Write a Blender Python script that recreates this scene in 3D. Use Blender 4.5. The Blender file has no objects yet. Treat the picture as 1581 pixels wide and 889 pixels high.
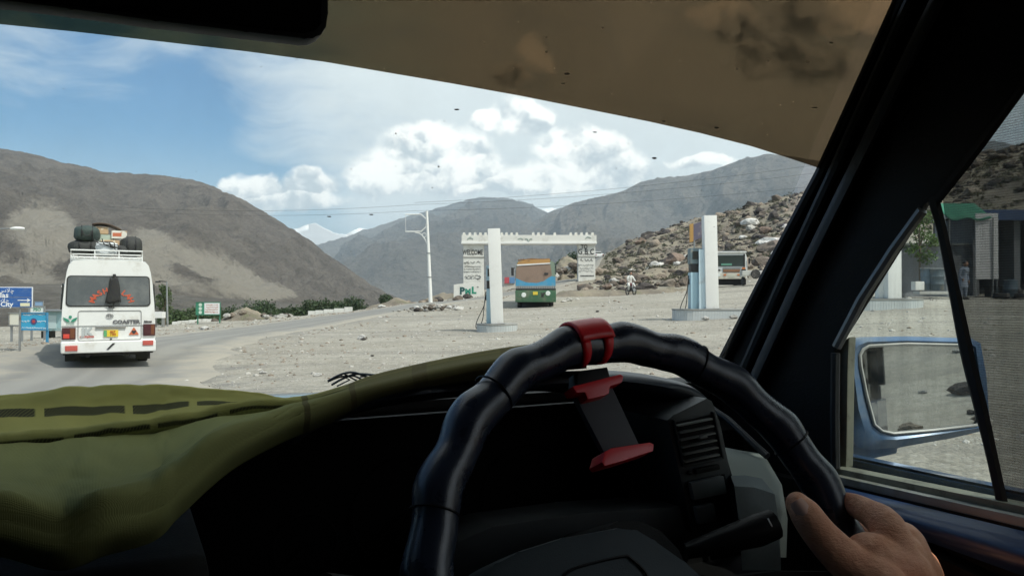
import bpy, bmesh, math, random
import numpy as np
from mathutils import Vector, Matrix
random.seed(7); RNG = np.random.default_rng(7)
SC = bpy.context.scene
# ------------------------------------------------------------ camera
FPX, CX, CY, HOR, H = 1220.0, 790.5, 444.5, 458.0, 1.55
PITCH = math.atan((HOR-CY)/FPX)
cam_d = bpy.data.cameras.new('camera'); cam = bpy.data.objects.new('camera', cam_d); SC.collection.objects.link(cam)
cam_d.sensor_width = 36; cam_d.lens = FPX/1581*36; cam_d.clip_start = .02; cam_d.clip_end = 60000
cam.location = (0, 0, H); cam.rotation_euler = (math.pi/2+PITCH, 0, 0)
SC.camera = cam
SC.view_settings.view_transform = 'Standard'; SC.view_settings.look = 'None'
SC.view_settings.exposure = 0.34; SC.view_settings.gamma = 1
SC.cycles.use_denoising = True
SC.cycles.max_bounces = 10; SC.cycles.transparent_max_bounces = 24; SC.cycles.volume_bounces = 1
SC.cycles.caustics_reflective = False; SC.cycles.caustics_refractive = False
SC.cycles.sample_clamp_indirect = 4
# ------------------------------------------------------------ light
SUN_EL, SUN_AZ = math.radians(55), math.radians(128)      # azimuth clockwise from +Y (ahead)
sd = Vector((math.sin(SUN_AZ)*math.cos(SUN_EL), math.cos(SUN_AZ)*math.cos(SUN_EL), math.sin(SUN_EL)))
sun_d = bpy.data.lights.new('sun', 'SUN'); sun_d.energy = 3.6; sun_d.angle = math.radians(.53); sun_d.color = (1, .96, .9)
sun = bpy.data.objects.new('sun', sun_d); SC.collection.objects.link(sun)
sun.rotation_euler = (-sd).to_track_quat('-Z', 'Y').to_euler()

class NT:
    """tiny node builder"""
    def __init__(s, tree): s.t = tree
    def n(s, typ, props=None, **inp):
        x = s.t.nodes.new(typ)
        for k, v in (props or {}).items(): setattr(x, k, v)
        for k, v in inp.items():
            k = int(k[1:]) if k[0] == '_' and k[1:].isdigit() else k.replace('__', ' ')
            s.set(x.inputs[k], v)
        return x
    def set(s, sock, v):
        if isinstance(v, bpy.types.NodeSocket): s.t.links.new(v, sock)
        elif isinstance(v, bpy.types.Node): s.t.links.new(v.outputs[0], sock)
        elif v is not None:
            if isinstance(v, (tuple, list)) and len(v) == 3 and sock.type == 'RGBA': v = (*v, 1)
            sock.default_value = v
    def m(s, op, a, b=None, c=None, clamp=False):
        x = s.t.nodes.new('ShaderNodeMath'); x.operation = op; x.use_clamp = clamp
        s.set(x.inputs[0], a); s.set(x.inputs[1], b); s.set(x.inputs[2], c); return x.outputs[0]
    def v(s, op, a, b=None, sc=None):
        x = s.t.nodes.new('ShaderNodeVectorMath'); x.operation = op
        s.set(x.inputs[0], a); s.set(x.inputs[1], b); s.set(x.inputs[3], sc)
        return x.outputs[1] if op in ('LENGTH', 'DISTANCE', 'DOT_PRODUCT') else x.outputs[0]
    def noise(s, vec, scale, detail=4, rough=.55, dist=0):
        x = s.t.nodes.new('ShaderNodeTexNoise')
        s.set(x.inputs['Vector'], vec); x.inputs['Scale'].default_value = scale
        x.inputs['Detail'].default_value = detail; x.inputs['Roughness'].default_value = rough; x.inputs['Distortion'].default_value = dist
        return x.outputs[0]
    def mix(s, f, a, b):
        x = s.t.nodes.new('ShaderNodeMix'); x.data_type = 'RGBA'
        s.set(x.inputs[0], f); s.set(x.inputs[6], a); s.set(x.inputs[7], b); return x.outputs[2]
    def step(s, v, lo, hi):
        x = s.t.nodes.new('ShaderNodeMapRange'); x.interpolation_type = 'SMOOTHSTEP'
        s.set(x.inputs[0], v); x.inputs[1].default_value = lo; x.inputs[2].default_value = hi; return x.outputs[0]

# ------------------------------------------------------------ sky
w = bpy.data.worlds.new('World'); SC.world = w; w.use_nodes = True
N = NT(w.node_tree); w.node_tree.nodes.clear()
sky = N.n('ShaderNodeTexSky', dict(sky_type='NISHITA', sun_disc=False, sun_elevation=SUN_EL, sun_rotation=SUN_AZ, altitude=1000, dust_density=2.2, air_density=1.3))
tc = N.n('ShaderNodeTexCoord').outputs['Generated']
sx = N.n('ShaderNodeSeparateXYZ', _0=tc)
dx, dy, dz = sx.outputs
dyc = N.m('MAXIMUM', dy, .05)
U = N.m('DIVIDE', dx, dyc); V = N.m('DIVIDE', dz, dyc)
front = N.step(dy, .15, .4)
uv = N.n('ShaderNodeCombineXYZ', X=U, Y=V).outputs[0]
nz = N.n('ShaderNodeTexNoise', Vector=uv, Scale=9.0, Detail=5.0, Roughness=.62)
warp = N.v('SCALE', N.v('SUBTRACT', nz.outputs['Color'], (.5, .5, .5)), sc=.055)
uw = N.v('ADD', uv, warp)
def blobs(lst):
    out = None; hh = None
    for (px, py, rx, ry) in lst:
        c = ((px-CX)/FPX, (HOR-py)/FPX, 0)
        p = N.v('MULTIPLY', N.v('SUBTRACT', uw, c), (FPX/rx, FPX/ry, 0))
        d = N.m('SUBTRACT', 1, N.v('LENGTH', p))
        py_ = N.n('ShaderNodeSeparateXYZ', _0=p).outputs[1]
        if out is None: out, hh = d, py_
        else:
            g_ = N.step(N.m('SUBTRACT', d, out), -.12, .12)
            hh = N.m('ADD', N.m('MULTIPLY', hh, N.m('SUBTRACT', 1, g_)), N.m('MULTIPLY', py_, g_)); out = N.m('SMOOTH_MAX', out, d, .25)
    return out, hh
bright, hb_ = blobs([(655,232,66,44),(705,232,56,34),(612,262,60,36),(742,255,34,30),(655,208,30,24),(578,276,42,28),(640,282,110,20),(728,292,24,11),
                (905,238,66,42),(940,262,64,36),(868,226,42,28),(850,275,90,26),(790,285,60,20),(690,262,90,42),
                (476,292,50,20),(395,294,42,22),(362,284,24,18),(440,312,90,18),(478,276,24,14),
                (806,180,46,26),(750,187,28,12),(825,95,30,42),(800,118,34,22),(1340,30,90,40),(1120,22,60,26),(1090,250,50,10)])
grey, hg_ = blobs([(1185,78,62,50),(1255,100,60,42),(1140,45,50,30),(1240,20,70,34),(785,118,28,22)])  # grey clouds placed overhead to give the windscreen band its cloud reflections
bil = N.noise(uw, 24, 6, .6)
bil2 = N.noise(N.v('ADD', uw, (.010, .014, 0)), 24, 6, .6)
big = N.noise(uw, 9, 4, .5)
big2 = N.noise(N.v('ADD', uw, (.018, .028, 0)), 9, 4, .5)
relief = N.m('ADD', N.m('MULTIPLY', N.m('SUBTRACT', bil, bil2), 2.6), N.m('MULTIPLY', N.m('SUBTRACT', big, big2), 2.8))
nb = N.m('MULTIPLY', N.m('SUBTRACT', bil, .5), .95)
den_b = N.m('MULTIPLY', N.step(N.m('ADD', bright, nb), -.26, .20), front)
den_g = N.m('MULTIPLY', N.m('MULTIPLY', N.step(N.m('ADD', grey, nb), -.15, .45), front), .92)
lit = N.step(N.m('ADD', relief, N.m('MULTIPLY', hb_, .55)), -.66, .30)
cumc = N.mix(lit, (.60, .68, .74), (1.32, 1.30, 1.26))
gryc = N.mix(N.step(N.m('ADD', relief, N.m('MULTIPLY', hg_, .4)), -.45, .4), (.17, .19, .21), (.75, .80, .83))
# thin high cloud everywhere, denser to the right
st = N.v('MULTIPLY', N.v('ADD', tc, N.v('SCALE', N.v('SUBTRACT', N.n('ShaderNodeTexNoise', Vector=tc, Scale=3.0, Detail=3.0).outputs['Color'], (.5,.5,.5)), sc=.25)), (1, 1, 3.2))
veil = N.noise(st, 2.6, 6, .6)
right = N.step(N.m('ADD', dx, N.m('MULTIPLY', dz, .35)), -.34, .02)
vm = N.m('MULTIPLY', N.step(N.m('ADD', veil, N.m('MULTIPLY', right, .40)), .50, .84), .95)
low = N.step(dz, .20, .02)
vm = N.m('MAXIMUM', vm, N.m('MULTIPLY', low, .55))
skyc = N.v('MULTIPLY', sky.outputs[0], (.027, .070, .102))
c0 = N.mix(vm, skyc, (.82, .885, .91))
c1 = N.mix(den_b, c0, cumc)
c2 = N.mix(den_g, c1, gryc)
bg = N.n('ShaderNodeBackground', Color=c2, Strength=1.0)
N.n('ShaderNodeOutputWorld', Surface=bg)

# ------------------------------------------------------------ pixel <-> place (camera height H at the origin)
ct, stn = math.cos(PITCH), math.sin(PITCH)
def ray(px, py):
    a, c = (px-CX)/FPX, (CY-py)/FPX
    return np.array([a, ct - c*stn, stn + c*ct])
def at(px, py, Y):
    d = ray(px, py); t = Y/d[1]
    return np.array([d[0]*t, Y, H+d[2]*t])
def pxy(x, y, z):
    zc = z-H
    yc = y*ct+zc*stn; zz = -y*stn+zc*ct
    return CX+FPX*x/yc, CY-FPX*zz/yc
# ------------------------------------------------------------ numpy noise
_P = np.random.default_rng(3).random((256, 256))
def vnoise(x, y):
    xi = np.floor(x).astype(int); yi = np.floor(y).astype(int); fx = x-xi; fy = y-yi
    fx = fx*fx*(3-2*fx); fy = fy*fy*(3-2*fy)
    g = lambda a, b: _P[a & 255, b & 255]
    return (g(xi,yi)*(1-fx)+g(xi+1,yi)*fx)*(1-fy)+(g(xi,yi+1)*(1-fx)+g(xi+1,yi+1)*fx)*fy*1.0
def fbm(x, y, o=5, g=.5, ridged=False):
    s = 0; a = 1; t = 0
    for i in range(o):
        n = vnoise(x*2**i+17.3*i, y*2**i+9.1*i)*2-1
        if ridged: n = 1-2*np.abs(n)
        s = s+a*n; t += a; a *= g
    return s/t
def smooth(x, a, b):
    t = np.clip((x-a)/(b-a), 0, 1); return t*t*(3-2*t)
# ------------------------------------------------------------ materials
MATS = {}
def mat(name, col, rough=.7, metal=0, var=.0, vscale=8, bump=0, bscale=60, dirt=None, dscale=2, dth=(.5, .7), coord='Object', spec=.5, clear=None, emit=None):
    """procedural material: base colour with noise variation, optional dirt and fine relief"""
    if name in MATS: return MATS[name]
    m = bpy.data.materials.new(name); m.use_nodes = True; m.node_tree.nodes.clear(); q = NT(m.node_tree)
    co = q.n('ShaderNodeTexCoord').outputs[coord]
    c = col
    if var:
        n = q.noise(co, vscale, 5, .6)
        c = q.mix(n, tuple(max(0, k*(1-var)) for k in col), tuple(min(1, k*(1+var)) for k in col))
        rough_ = q.m('ADD', q.m('MULTIPLY', n, .25), rough-.12)
    else: rough_ = rough
    if dirt:
        f = q.step(q.noise(co, dscale, 6, .65), *dth)
        c = q.mix(f, c, dirt); 
    b = q.n('ShaderNodeBsdfPrincipled', Base__Color=c, Roughness=rough_, Metallic=metal)
    b.inputs['Specular IOR Level'].default_value = spec
    if clear: b.inputs['Coat Weight'].default_value = clear
    if bump:
        bp = q.n('ShaderNodeBump', Strength=bump, Distance=1.0/bscale, Height=q.noise(co, bscale, 4, .6)); q.set(b.inputs['Normal'], bp)
    q.n('ShaderNodeOutputMaterial', Surface=b)
    MATS[name] = m; return m
def schlick(q, f0=.04):
    fc = q.n('ShaderNodeLayerWeight', Blend=.5).outputs['Facing']
    return q.m('ADD', f0, q.m('MULTIPLY', q.m('POWER', fc, 5.0), .5))
def glass(name, tint=(.9,.93,.92), rough=.02, refl=.9, haze=0, hazecol=(.5,.5,.48), streak=False):
    """thin pane: clear transmission with Fresnel reflection and a little dust"""
    m = bpy.data.materials.new(name); m.use_nodes = True; m.node_tree.nodes.clear(); q = NT(m.node_tree)
    tr = q.n('ShaderNodeBsdfTransparent', Color=tint); gl = q.n('ShaderNodeBsdfGlossy', Color=(refl,)*3, Roughness=rough)
    s = q.n('ShaderNodeMixShader', _0=schlick(q, .022), _1=tr, _2=gl)
    if haze:
        co = q.n('ShaderNodeTexCoord').outputs['Object']
        if streak: co = q.v('MULTIPLY', co, (6, 6, .5))
        f = q.m('MULTIPLY', q.step(q.noise(co, 9, 6, .7), .3, .8), haze)
        df = q.n('ShaderNodeBsdfDiffuse', Color=hazecol)
        s = q.n('ShaderNodeMixShader', _0=f, _1=s, _2=df)
    q.n('ShaderNodeOutputMaterial', Surface=s)
    MATS[name] = m; return m
# ------------------------------------------------------------ object helpers
def tag(o, label=None, cat=None, group=None, kind=None):
    if label: o['label'] = label
    if cat: o['category'] = cat
    if group: o['group'] = group
    if kind: o['kind'] = kind
    return o
def empty(name, loc=(0,0,0), rz=0, rot=None, **kw):
    o = bpy.data.objects.new(name, None); SC.collection.objects.link(o)
    o.location = loc; o.rotation_euler = rot or (0, 0, rz); o.empty_display_size = .2
    return tag(o, **kw)
def link_mesh(name, me, m=None, parent=None, smooth=False, **kw):
    o = bpy.data.objects.new(name, me); SC.collection.objects.link(o)
    if m is not None and not me.materials: me.materials.append(m)
    if parent is not None: o.parent = parent
    if smooth: me.polygons.foreach_set('use_smooth', [True]*len(me.polygons))
    return tag(o, **kw)
def pyd(name, vs, fs, m=None, parent=None, smooth=False, **kw):
    me = bpy.data.meshes.new(name); me.from_pydata([tuple(map(float, v)) for v in vs], [], [tuple(map(int, f)) for f in fs]); me.update()
    return link_mesh(name, me, m, parent, smooth, **kw)
def grid_mesh(name, P, m=None, parent=None, smooth=True, attrs=None, uvs=None, **kw):
    """P: (nu, nv, 3) array"""
    nu, nv = P.shape[:2]; me = bpy.data.meshes.new(name)
    idx = np.arange(nu*nv).reshape(nu, nv)
    q = np.stack([idx[:-1,:-1], idx[1:,:-1], idx[1:,1:], idx[:-1,1:]], -1).reshape(-1, 4)
    me.vertices.add(nu*nv); me.vertices.foreach_set('co', P.reshape(-1).astype(np.float32))
    me.loops.add(q.size); me.loops.foreach_set('vertex_index', q.reshape(-1).astype(np.int32))
    me.polygons.add(len(q)); me.polygons.foreach_set('loop_start', np.arange(0, q.size, 4, dtype=np.int32))
    me.update(calc_edges=True); me.validate()
    for k, a in (attrs or {}).items():
        at_ = me.attributes.new(k, 'FLOAT', 'POINT'); at_.data.foreach_set('value', a.reshape(-1).astype(np.float32))
    return link_mesh(name, me, m, parent, smooth, **kw)
def tris_mesh(name, V, F, m=None, parent=None, smooth=False, **kw):
    me = bpy.data.meshes.new(name); V = np.asarray(V, np.float32); F = np.asarray(F, np.int32)
    me.vertices.add(len(V)); me.vertices.foreach_set('co', V.reshape(-1))
    k = F.shape[1]; me.loops.add(F.size); me.loops.foreach_set('vertex_index', F.reshape(-1))
    me.polygons.add(len(F)); me.polygons.foreach_set('loop_start', np.arange(0, F.size, k, dtype=np.int32))
    me.update(calc_edges=True)
    return link_mesh(name, me, m, parent, smooth, **kw)
class MB:
    """collects shapes for ONE mesh object"""
    def __init__(s): s.b = bmesh.new()
    def _add(s, vs, fs):
        v = [s.b.verts.new(tuple(map(float, p))) for p in vs]
        for f in fs:
            try: s.b.faces.new([v[i] for i in f])
            except ValueError: pass
        return v
    def box(s, c, d, bev=0, M=None, seg=2, taper=None):
        t = bmesh.new(); bmesh.ops.create_cube(t, size=1)
        for v in t.verts:
            v.co = Vector((v.co.x*d[0], v.co.y*d[1], v.co.z*d[2]))
            if taper and v.co.z > 0: v.co.x *= taper[0]; v.co.y *= taper[1]
        if bev: bmesh.ops.bevel(t, geom=list(t.edges), offset=bev, segments=seg, profile=.7, affect='EDGES')
        X = Matrix.Translation(Vector(tuple(map(float, c)))) @ (M.to_4x4() if M is not None else Matrix())
        t.transform(X); s.merge(t); return s
    def merge(s, t):
        me = bpy.data.meshes.new('t'); t.to_mesh(me); t.free(); s.b.from_mesh(me); bpy.data.meshes.remove(me)
    def prism(s, poly, vec, bev=0):
        """poly: 3-D points; extruded by vec; ngon capped"""
        n = len(poly); vec = np.array(vec, float); t = bmesh.new()
        a = [t.verts.new(tuple(map(float, p))) for p in poly]; b = [t.verts.new(tuple(map(float, np.array(p)+vec))) for p in poly]
        t.faces.new(a); t.faces.new(b[::-1])
        for i in range(n): t.faces.new((a[i], b[i], b[(i+1) % n], a[(i+1) % n]))
        bmesh.ops.recalc_face_normals(t, faces=t.faces)
        if bev: bmesh.ops.bevel(t, geom=list(t.edges), offset=bev, segments=2, profile=.7, affect='EDGES')
        s.merge(t); return s
    def tube(s, pts, r, n=8, cap=True, closed=False, flat=None):
        pts = [Vector(tuple(map(float, p))) for p in pts]; k = len(pts)
        rs = r if isinstance(r, (list, tuple, np.ndarray)) else [r]*k
        rings = []; up = None
        for i, p in enumerate(pts):
            a = pts[i-1] if (i or closed) else p; c = pts[(i+1) % k] if (i < k-1 or closed) else p
            d = (c-a).normalized()
            if up is None:
                up = d.orthogonal().normalized()
            up = (up-d*up.dot(d)); up = up.normalized() if up.length > 1e-6 else d.orthogonal().normalized()
            sd_ = d.cross(up)
            rings.append([s.b.verts.new(p+(up*math.cos(t)+sd_*math.sin(t)*(flat or 1))*rs[i]) for t in (2*math.pi*j/n for j in range(n))])
        for i in range(k if closed else k-1):
            A, B = rings[i], rings[(i+1) % k]
            for j in range(n):
                try: s.b.faces.new((A[j], A[(j+1) % n], B[(j+1) % n], B[j]))
                except ValueError: pass
        if cap and not closed:
            s.b.faces.new(rings[0][::-1]); s.b.faces.new(rings[-1])
        return s
    def lathe(s, prof, c=(0,0,0), n=24, axis='Z', cap=True):
        rings = []
        for (r, h) in prof:
            ring = []
            for j in range(n):
                t = 2*math.pi*j/n; x, y = r*math.cos(t), r*math.sin(t)
                p = {'Z': (x, y, h), 'Y': (x, h, y), 'X': (h, x, y)}[axis]
                ring.append(s.b.verts.new((p[0]+c[0], p[1]+c[1], p[2]+c[2])))
            rings.append(ring)
        for A, B in zip(rings, rings[1:]):
            for j in range(n): s.b.faces.new((A[j], A[(j+1) % n], B[(j+1) % n], B[j]))
        if cap:
            s.b.faces.new(rings[0][::-1]); s.b.faces.new(rings[-1])
        return s
    def face(s, pts):
        s.b.faces.new([s.b.verts.new(tuple(map(float, p))) for p in pts]); return s
    def loft(s, rows, closed=False):
        R_ = [[s.b.verts.new(tuple(map(float, p))) for p in r] for r in rows]
        n = len(R_[0])
        for A, B in zip(R_, R_[1:]):
            for j in range(n if closed else n-1):
                s.b.faces.new((A[j], A[(j+1) % n], B[(j+1) % n], B[j]))
        return s
    def build(s, name, m, parent=None, smooth=False, angle=None, **kw):
        bmesh.ops.recalc_face_normals(s.b, faces=s.b.faces)
        me = bpy.data.meshes.new(name)
        if smooth:
            lim = math.radians(angle or 40)
            for f in s.b.faces: f.smooth = True
            for e in s.b.edges:
                e.smooth = not (len(e.link_faces) == 2 and e.calc_face_angle(0) > lim)
        s.b.to_mesh(me); s.b.free()
        return link_mesh(name, me, m, parent, **kw)
def dup(o, parent=None, **kw):
    """copy of a thing with its parts and sub-parts"""
    c = o.copy(); SC.collection.objects.link(c)
    if parent is not None: c.parent = parent
    for ch in [x for x in bpy.data.objects if x.parent == o]: dup(ch, c)
    return tag(c, **kw)
def text(name, body, size, M, m, parent=None, ext=.002, align='CENTER', bold=0, sx=1.0):
    """flat lettering: text turned into a thin mesh; M places it (x right, y up)"""
    cu = bpy.data.curves.new(name, 'FONT'); cu.body = body; cu.size = size; cu.extrude = ext; cu.align_x = align; cu.align_y = 'CENTER'; cu.offset = bold; cu.resolution_u = 2
    t = bpy.data.objects.new('t', cu); SC.collection.objects.link(t)
    me = bpy.data.meshes.new_from_object(t.evaluated_get(bpy.context.evaluated_depsgraph_get())); me.name = name
    bpy.data.objects.remove(t); bpy.data.curves.remove(cu)
    me.transform(M @ Matrix.Scale(sx, 4, (1,0,0))); me.materials.clear(); me.materials.append(m)
    return link_mesh(name, me, None, parent)
def facing(loc, rz=0):
    """matrix for lettering on an upright face turned towards -Y (then turned by rz)"""
    return Matrix.Translation(loc) @ Matrix.Rotation(rz, 4, 'Z') @ Matrix.Rotation(math.pi/2, 4, 'X')
# ============================================================ TERRAIN
GP = [(0,0,0),(10,0,0),(-12,0,0),(0,-30,0),(25,-20,2.6),(28,-53,13),(50,-95,30),(0,-60,8),(0,-110,24),(-30,-20,-.5),(0,12,0),(40,5,3.2),(48,-60,15),(80,-30,16),(-60,20,-2),(-45,45,-2.5),
      (15,8,.35),(15,-5,.2)]
for (px, py, Y) in [(168,572,18.7),(300,545,23),(30,541,21),(60,528,27),(95,520,34),(300,500,48),(400,492,55),(500,484,60),(620,470,65),(250,505,44),(0,505,45),
    (765,513,30),(560,540,23),(1100,490,31.5),(1385,476,31),(826,475,49),(730,458,84),(905,430,86),(665,479,50),(1130,441,58),(974,456,62),
    (900,458,66),(1000,457,66),(1090,450,66),(1500,463,34),(1700,470,34),(780,452,80),
    (925,413,170),(880,430,105),(770,449,110),(700,456,100),
    (950,384,146),(1000,366,150),(1060,350,145),(1150,326,135),(1240,300,130),(1350,272,120),(1500,236,110),(1700,215,100),(1900,215,80),
    (960,440,76),(1000,420,95),(1060,428,78),(1060,395,105),(1150,405,80),(1200,370,95),(1250,400,75),(1350,370,75),(1500,300,80),(1350,430,52),(1560,340,62)]:
    GP.append(tuple(at(px, py, Y)))
GP += [(-25,100,-5),(-60,90,-6),(-35,90,-5),(-8,125,-2),(-90,60,-7),(0,160,-2),(-30,160,-10),(-90,160,-14),(0,260,-8),(60,260,6),(130,230,14),(40,215,8),(-150,50,-14),(220,120,22),(160,20,26)]
GP = np.array(GP)
def _k(a, b): return np.sqrt(((a[:,None,:]-b[None])**2).sum(-1)+4.0)
_n = len(GP); _A = np.zeros((_n+3, _n+3)); _A[:_n,:_n] = _k(GP[:,:2], GP[:,:2])+np.eye(_n)*-.004
_Pm = np.c_[np.ones(_n), GP[:,:2]]; _A[:_n,_n:] = _Pm; _A[_n:,:_n] = _Pm.T
_W = np.linalg.solve(_A, np.r_[GP[:,2], 0, 0, 0])
def base_z(x, y):
    x = np.atleast_1d(np.asarray(x, float)); y = np.atleast_1d(np.asarray(y, float)); out = np.empty(x.size); xf = x.ravel(); yf = y.ravel()
    for i in range(0, x.size, 20000):
        q = np.c_[xf[i:i+20000], yf[i:i+20000]]
        out[i:i+20000] = _k(q, GP[:,:2]) @ _W[:_n] + np.c_[np.ones(len(q)), q] @ _W[_n:]
    d = np.hypot(xf, yf); far = smooth(d, 230, 420)
    out = np.maximum(out, -16)
    return (out*(1-far)-15*far).reshape(x.shape)
# road centreline
RC = [(7.6,-16),(3.1,-8.5),(-1.5,0),(-5.9,9),(-9.6,18),(-11.2,24),(-11.8,31),(-11.2,40),(-9.4,50),(-7.0,60),(-4.3,70),(-.2,78),(5.2,86),(8.4,105),(11.5,128),(16.8,150),(27,166),(44,176)]
def catmull(P, n):
    P = np.array(P, float); k = len(P); Q = np.vstack([2*P[0]-P[1], P, 2*P[-1]-P[-2]]); out = []
    for t in np.linspace(0, k-1-1e-9, n):
        i = int(t); f = t-i; a, b, c, d = Q[i:i+4]
        out.append(.5*((2*b)+(-a+c)*f+(2*a-5*b+4*c-d)*f*f+(-a+3*b-3*c+d)*f**3))
    return np.array(out)
RCs = catmull(RC, 260)
def road_d(x, y):
    sh = np.shape(x); q = np.c_[np.ravel(x), np.ravel(y)]; out = np.empty(len(q))
    for i in range(0, len(q), 20000):
        out[i:i+20000] = np.sqrt(((q[i:i+20000,None]-RCs[None])**2).sum(-1)).min(1)
    return out.reshape(sh)
ROADW = 2.55
def hillness(x, y):
    """1 on the rough boulder slope, 0 on the forecourt"""
    foot = 66-np.clip(x-16, 0, 60)*.42
    return np.maximum(smooth(y-foot, 0, 14)*smooth(x, 2+(y-84)*.08, 12+(y-84)*.08), smooth(-y, 26, 38))
def ground(x, y, rough=True):
    x = np.asarray(x, float); y = np.asarray(y, float)
    z = base_z(x, y)
    if rough:
        d = np.hypot(x, y); rd = road_d(x, y); near = smooth(rd, ROADW-.3, ROADW+5); h = hillness(x, y)
        a = .05*smooth(d, 6, 40)+.16*smooth(d, 60, 90)
        z = z+near*(a*fbm(x*.35, y*.35, 4)+h*(1.5*fbm(x*.09+4, y*.09, 5, .55)+.3*fbm(x*.5, y*.5, 3))+ smooth(d, 300, 700)*2*fbm(x*.01, y*.01, 4))
        lefty = smooth(-x, 2, 12)*smooth(y, 42, 60)*near
        z = z+lefty*.55*fbm(x*.16+8, y*.16, 4)
    return z
def gz(x, y): return float(ground(np.array([x]), np.array([y]))[0])
def gat(px, Y):
    """point of the ground seen at column px and depth Y"""
    x = at(px, 458, Y)[0]; return np.array([x, Y, gz(x, Y)])
ang = np.concatenate([np.arange(-180, -42, 4), np.arange(-42, 42, .22), np.arange(42, 181, 4)])
ang[-1] = 180
rad = np.concatenate([[0.01, 1, 2], np.geomspace(3, 280, 300), np.geomspace(300, 12400, 40)])
A_, R_ = np.meshgrid(np.radians(ang), rad, indexing='ij')
GX, GY = R_*np.sin(A_), R_*np.cos(A_)
GZ = ground(GX, GY)-.05*(1-smooth(road_d(GX, GY), ROADW-.4, ROADW+.3))
def ground_mat():
    m = bpy.data.materials.new('gravel_ground'); m.use_nodes = True; m.node_tree.nodes.clear(); q = NT(m.node_tree)
    co = q.n('ShaderNodeTexCoord').outputs['Object']
    hl = q.n('ShaderNodeAttribute', dict(attribute_name='hill')).outputs['Fac']
    rdn = q.n('ShaderNodeAttribute', dict(attribute_name='roadside')).outputs['Fac']
    n1 = q.noise(co, .18, 6, .6); n2 = q.noise(co, 3.5, 6, .7); 
    vo = q.n('ShaderNodeTexVoronoi', Vector=co, Scale=14.0, Randomness=1.0)
    base = q.mix(q.step(n1, .35, .68), (.36, .335, .28), (.455, .43, .37))
    base = q.mix(q.m('MULTIPLY', q.step(n2, .42, .70), .75), base, (.24, .225, .19))
    base = q.mix(q.m('MULTIPLY', q.step(q.noise(co, 22, 4, .8), .50, .66), .55), base, (.20, .185, .16))
    base = q.mix(q.m('MULTIPLY', q.step(q.noise(co, .45, 5, .7), .56, .70), .35), base, (.22, .21, .19))
    base = q.mix(q.m('MULTIPLY', q.step(vo.outputs['Color'], .55, .9), .35), base, (.54, .52, .47))
    # wheel tracks of packed darker dust
    tr = q.noise(q.v('MULTIPLY', q.n('ShaderNodeVectorRotate', dict(rotation_type='Z_AXIS'), Vector=co, Angle=.18).outputs[0], (.06, .75, 1)), 1, 4, .6)
    base = q.mix(q.m('MULTIPLY', q.step(tr, .48, .62), .6), base, (.27, .255, .225))
    base = q.mix(q.m('MULTIPLY', rdn, q.step(q.noise(co, .8, 5, .6), .4, .75)), base, (.22, .215, .20))
    hb = q.mix(q.step(q.noise(co, .22, 6, .6), .4, .62), (.30, .262, .20), (.19, .165, .135))
    hb = q.mix(q.m('MULTIPLY', q.step(q.noise(co, .55, 5, .7), .52, .66), .6), hb, (.15, .16, .09))
    hb = q.mix(q.m('MULTIPLY', q.step(q.noise(co, 1.7, 4, .7), .58, .7), .7), hb, (.10, .085, .07))
    c = q.mix(hl, base, hb)
    b = q.n('ShaderNodeBsdfPrincipled', Base__Color=c, Roughness=.95); b.inputs['Specular IOR Level'].default_value = .15
    hgt = q.m('ADD', q.noise(co, 9, 8, .75), q.m('MULTIPLY', vo.outputs['Distance'], -.5))
    q.set(b.inputs['Normal'], q.n('ShaderNodeBump', Strength=.9, Distance=.07, Height=hgt))
    q.n('ShaderNodeOutputMaterial', Surface=b); return m
roads = 1-smooth(road_d(GX, GY), ROADW, ROADW+2.2)
grid_mesh('ground', np.stack([GX, GY, GZ], -1), ground_mat(), kind='structure', attrs=dict(hill=np.clip(hillness(GX, GY)+smooth(np.hypot(GX,GY),85,110),0,1), roadside=roads))
# road sheet, ragged dusty edges
def road_mat():
    m = bpy.data.materials.new('worn_asphalt'); m.use_nodes = True; m.node_tree.nodes.clear(); q = NT(m.node_tree)
    co = q.n('ShaderNodeTexCoord').outputs['Object']
    e = q.n('ShaderNodeAttribute', dict(attribute_name='edge')).outputs['Fac']
    n = q.noise(co, 2.0, 6, .7); n1 = q.noise(co, .25, 5, .6)
    c = q.mix(n1, (.21,.205,.19), (.29,.283,.26))
    c = q.mix(q.m('MULTIPLY', q.step(q.noise(co, 60, 2, .5), .5, .7), .35), c, (.30, .29, .27))
    d = q.step(q.m('ADD', e, q.m('MULTIPLY', q.m('SUBTRACT', q.noise(co, .9, 7, .7), .5), 2.2)), .38, 1.02)
    c = q.mix(d, c, (.335, .31, .26))
    tyre = q.n('ShaderNodeAttribute', dict(attribute_name='track')).outputs['Fac']
    c = q.mix(q.m('MULTIPLY', tyre, .35), c, (.10, .10, .10))
    b = q.n('ShaderNodeBsdfPrincipled', Base__Color=c, Roughness=.88); b.inputs['Specular IOR Level'].default_value = .3
    q.set(b.inputs['Normal'], q.n('ShaderNodeBump', Strength=.6, Distance=.02, Height=q.noise(co, 45, 5, .7)))
    q.n('ShaderNodeOutputMaterial', Surface=b); return m
tg = np.gradient(RCs, axis=0); tg /= np.linalg.norm(tg, axis=1)[:,None]; nr = np.c_[tg[:,1], -tg[:,0]]
us = np.linspace(-1, 1, 25)
wob = np.array([[fbm(np.array([i*.22]), np.array([s*3.0]), 3)[0] for i in range(len(RCs))] for s in (-1, 1)])
RP = np.zeros((len(RCs), 25, 3)); RE = np.zeros((len(RCs), 25)); RT = np.zeros((len(RCs), 25))
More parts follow.
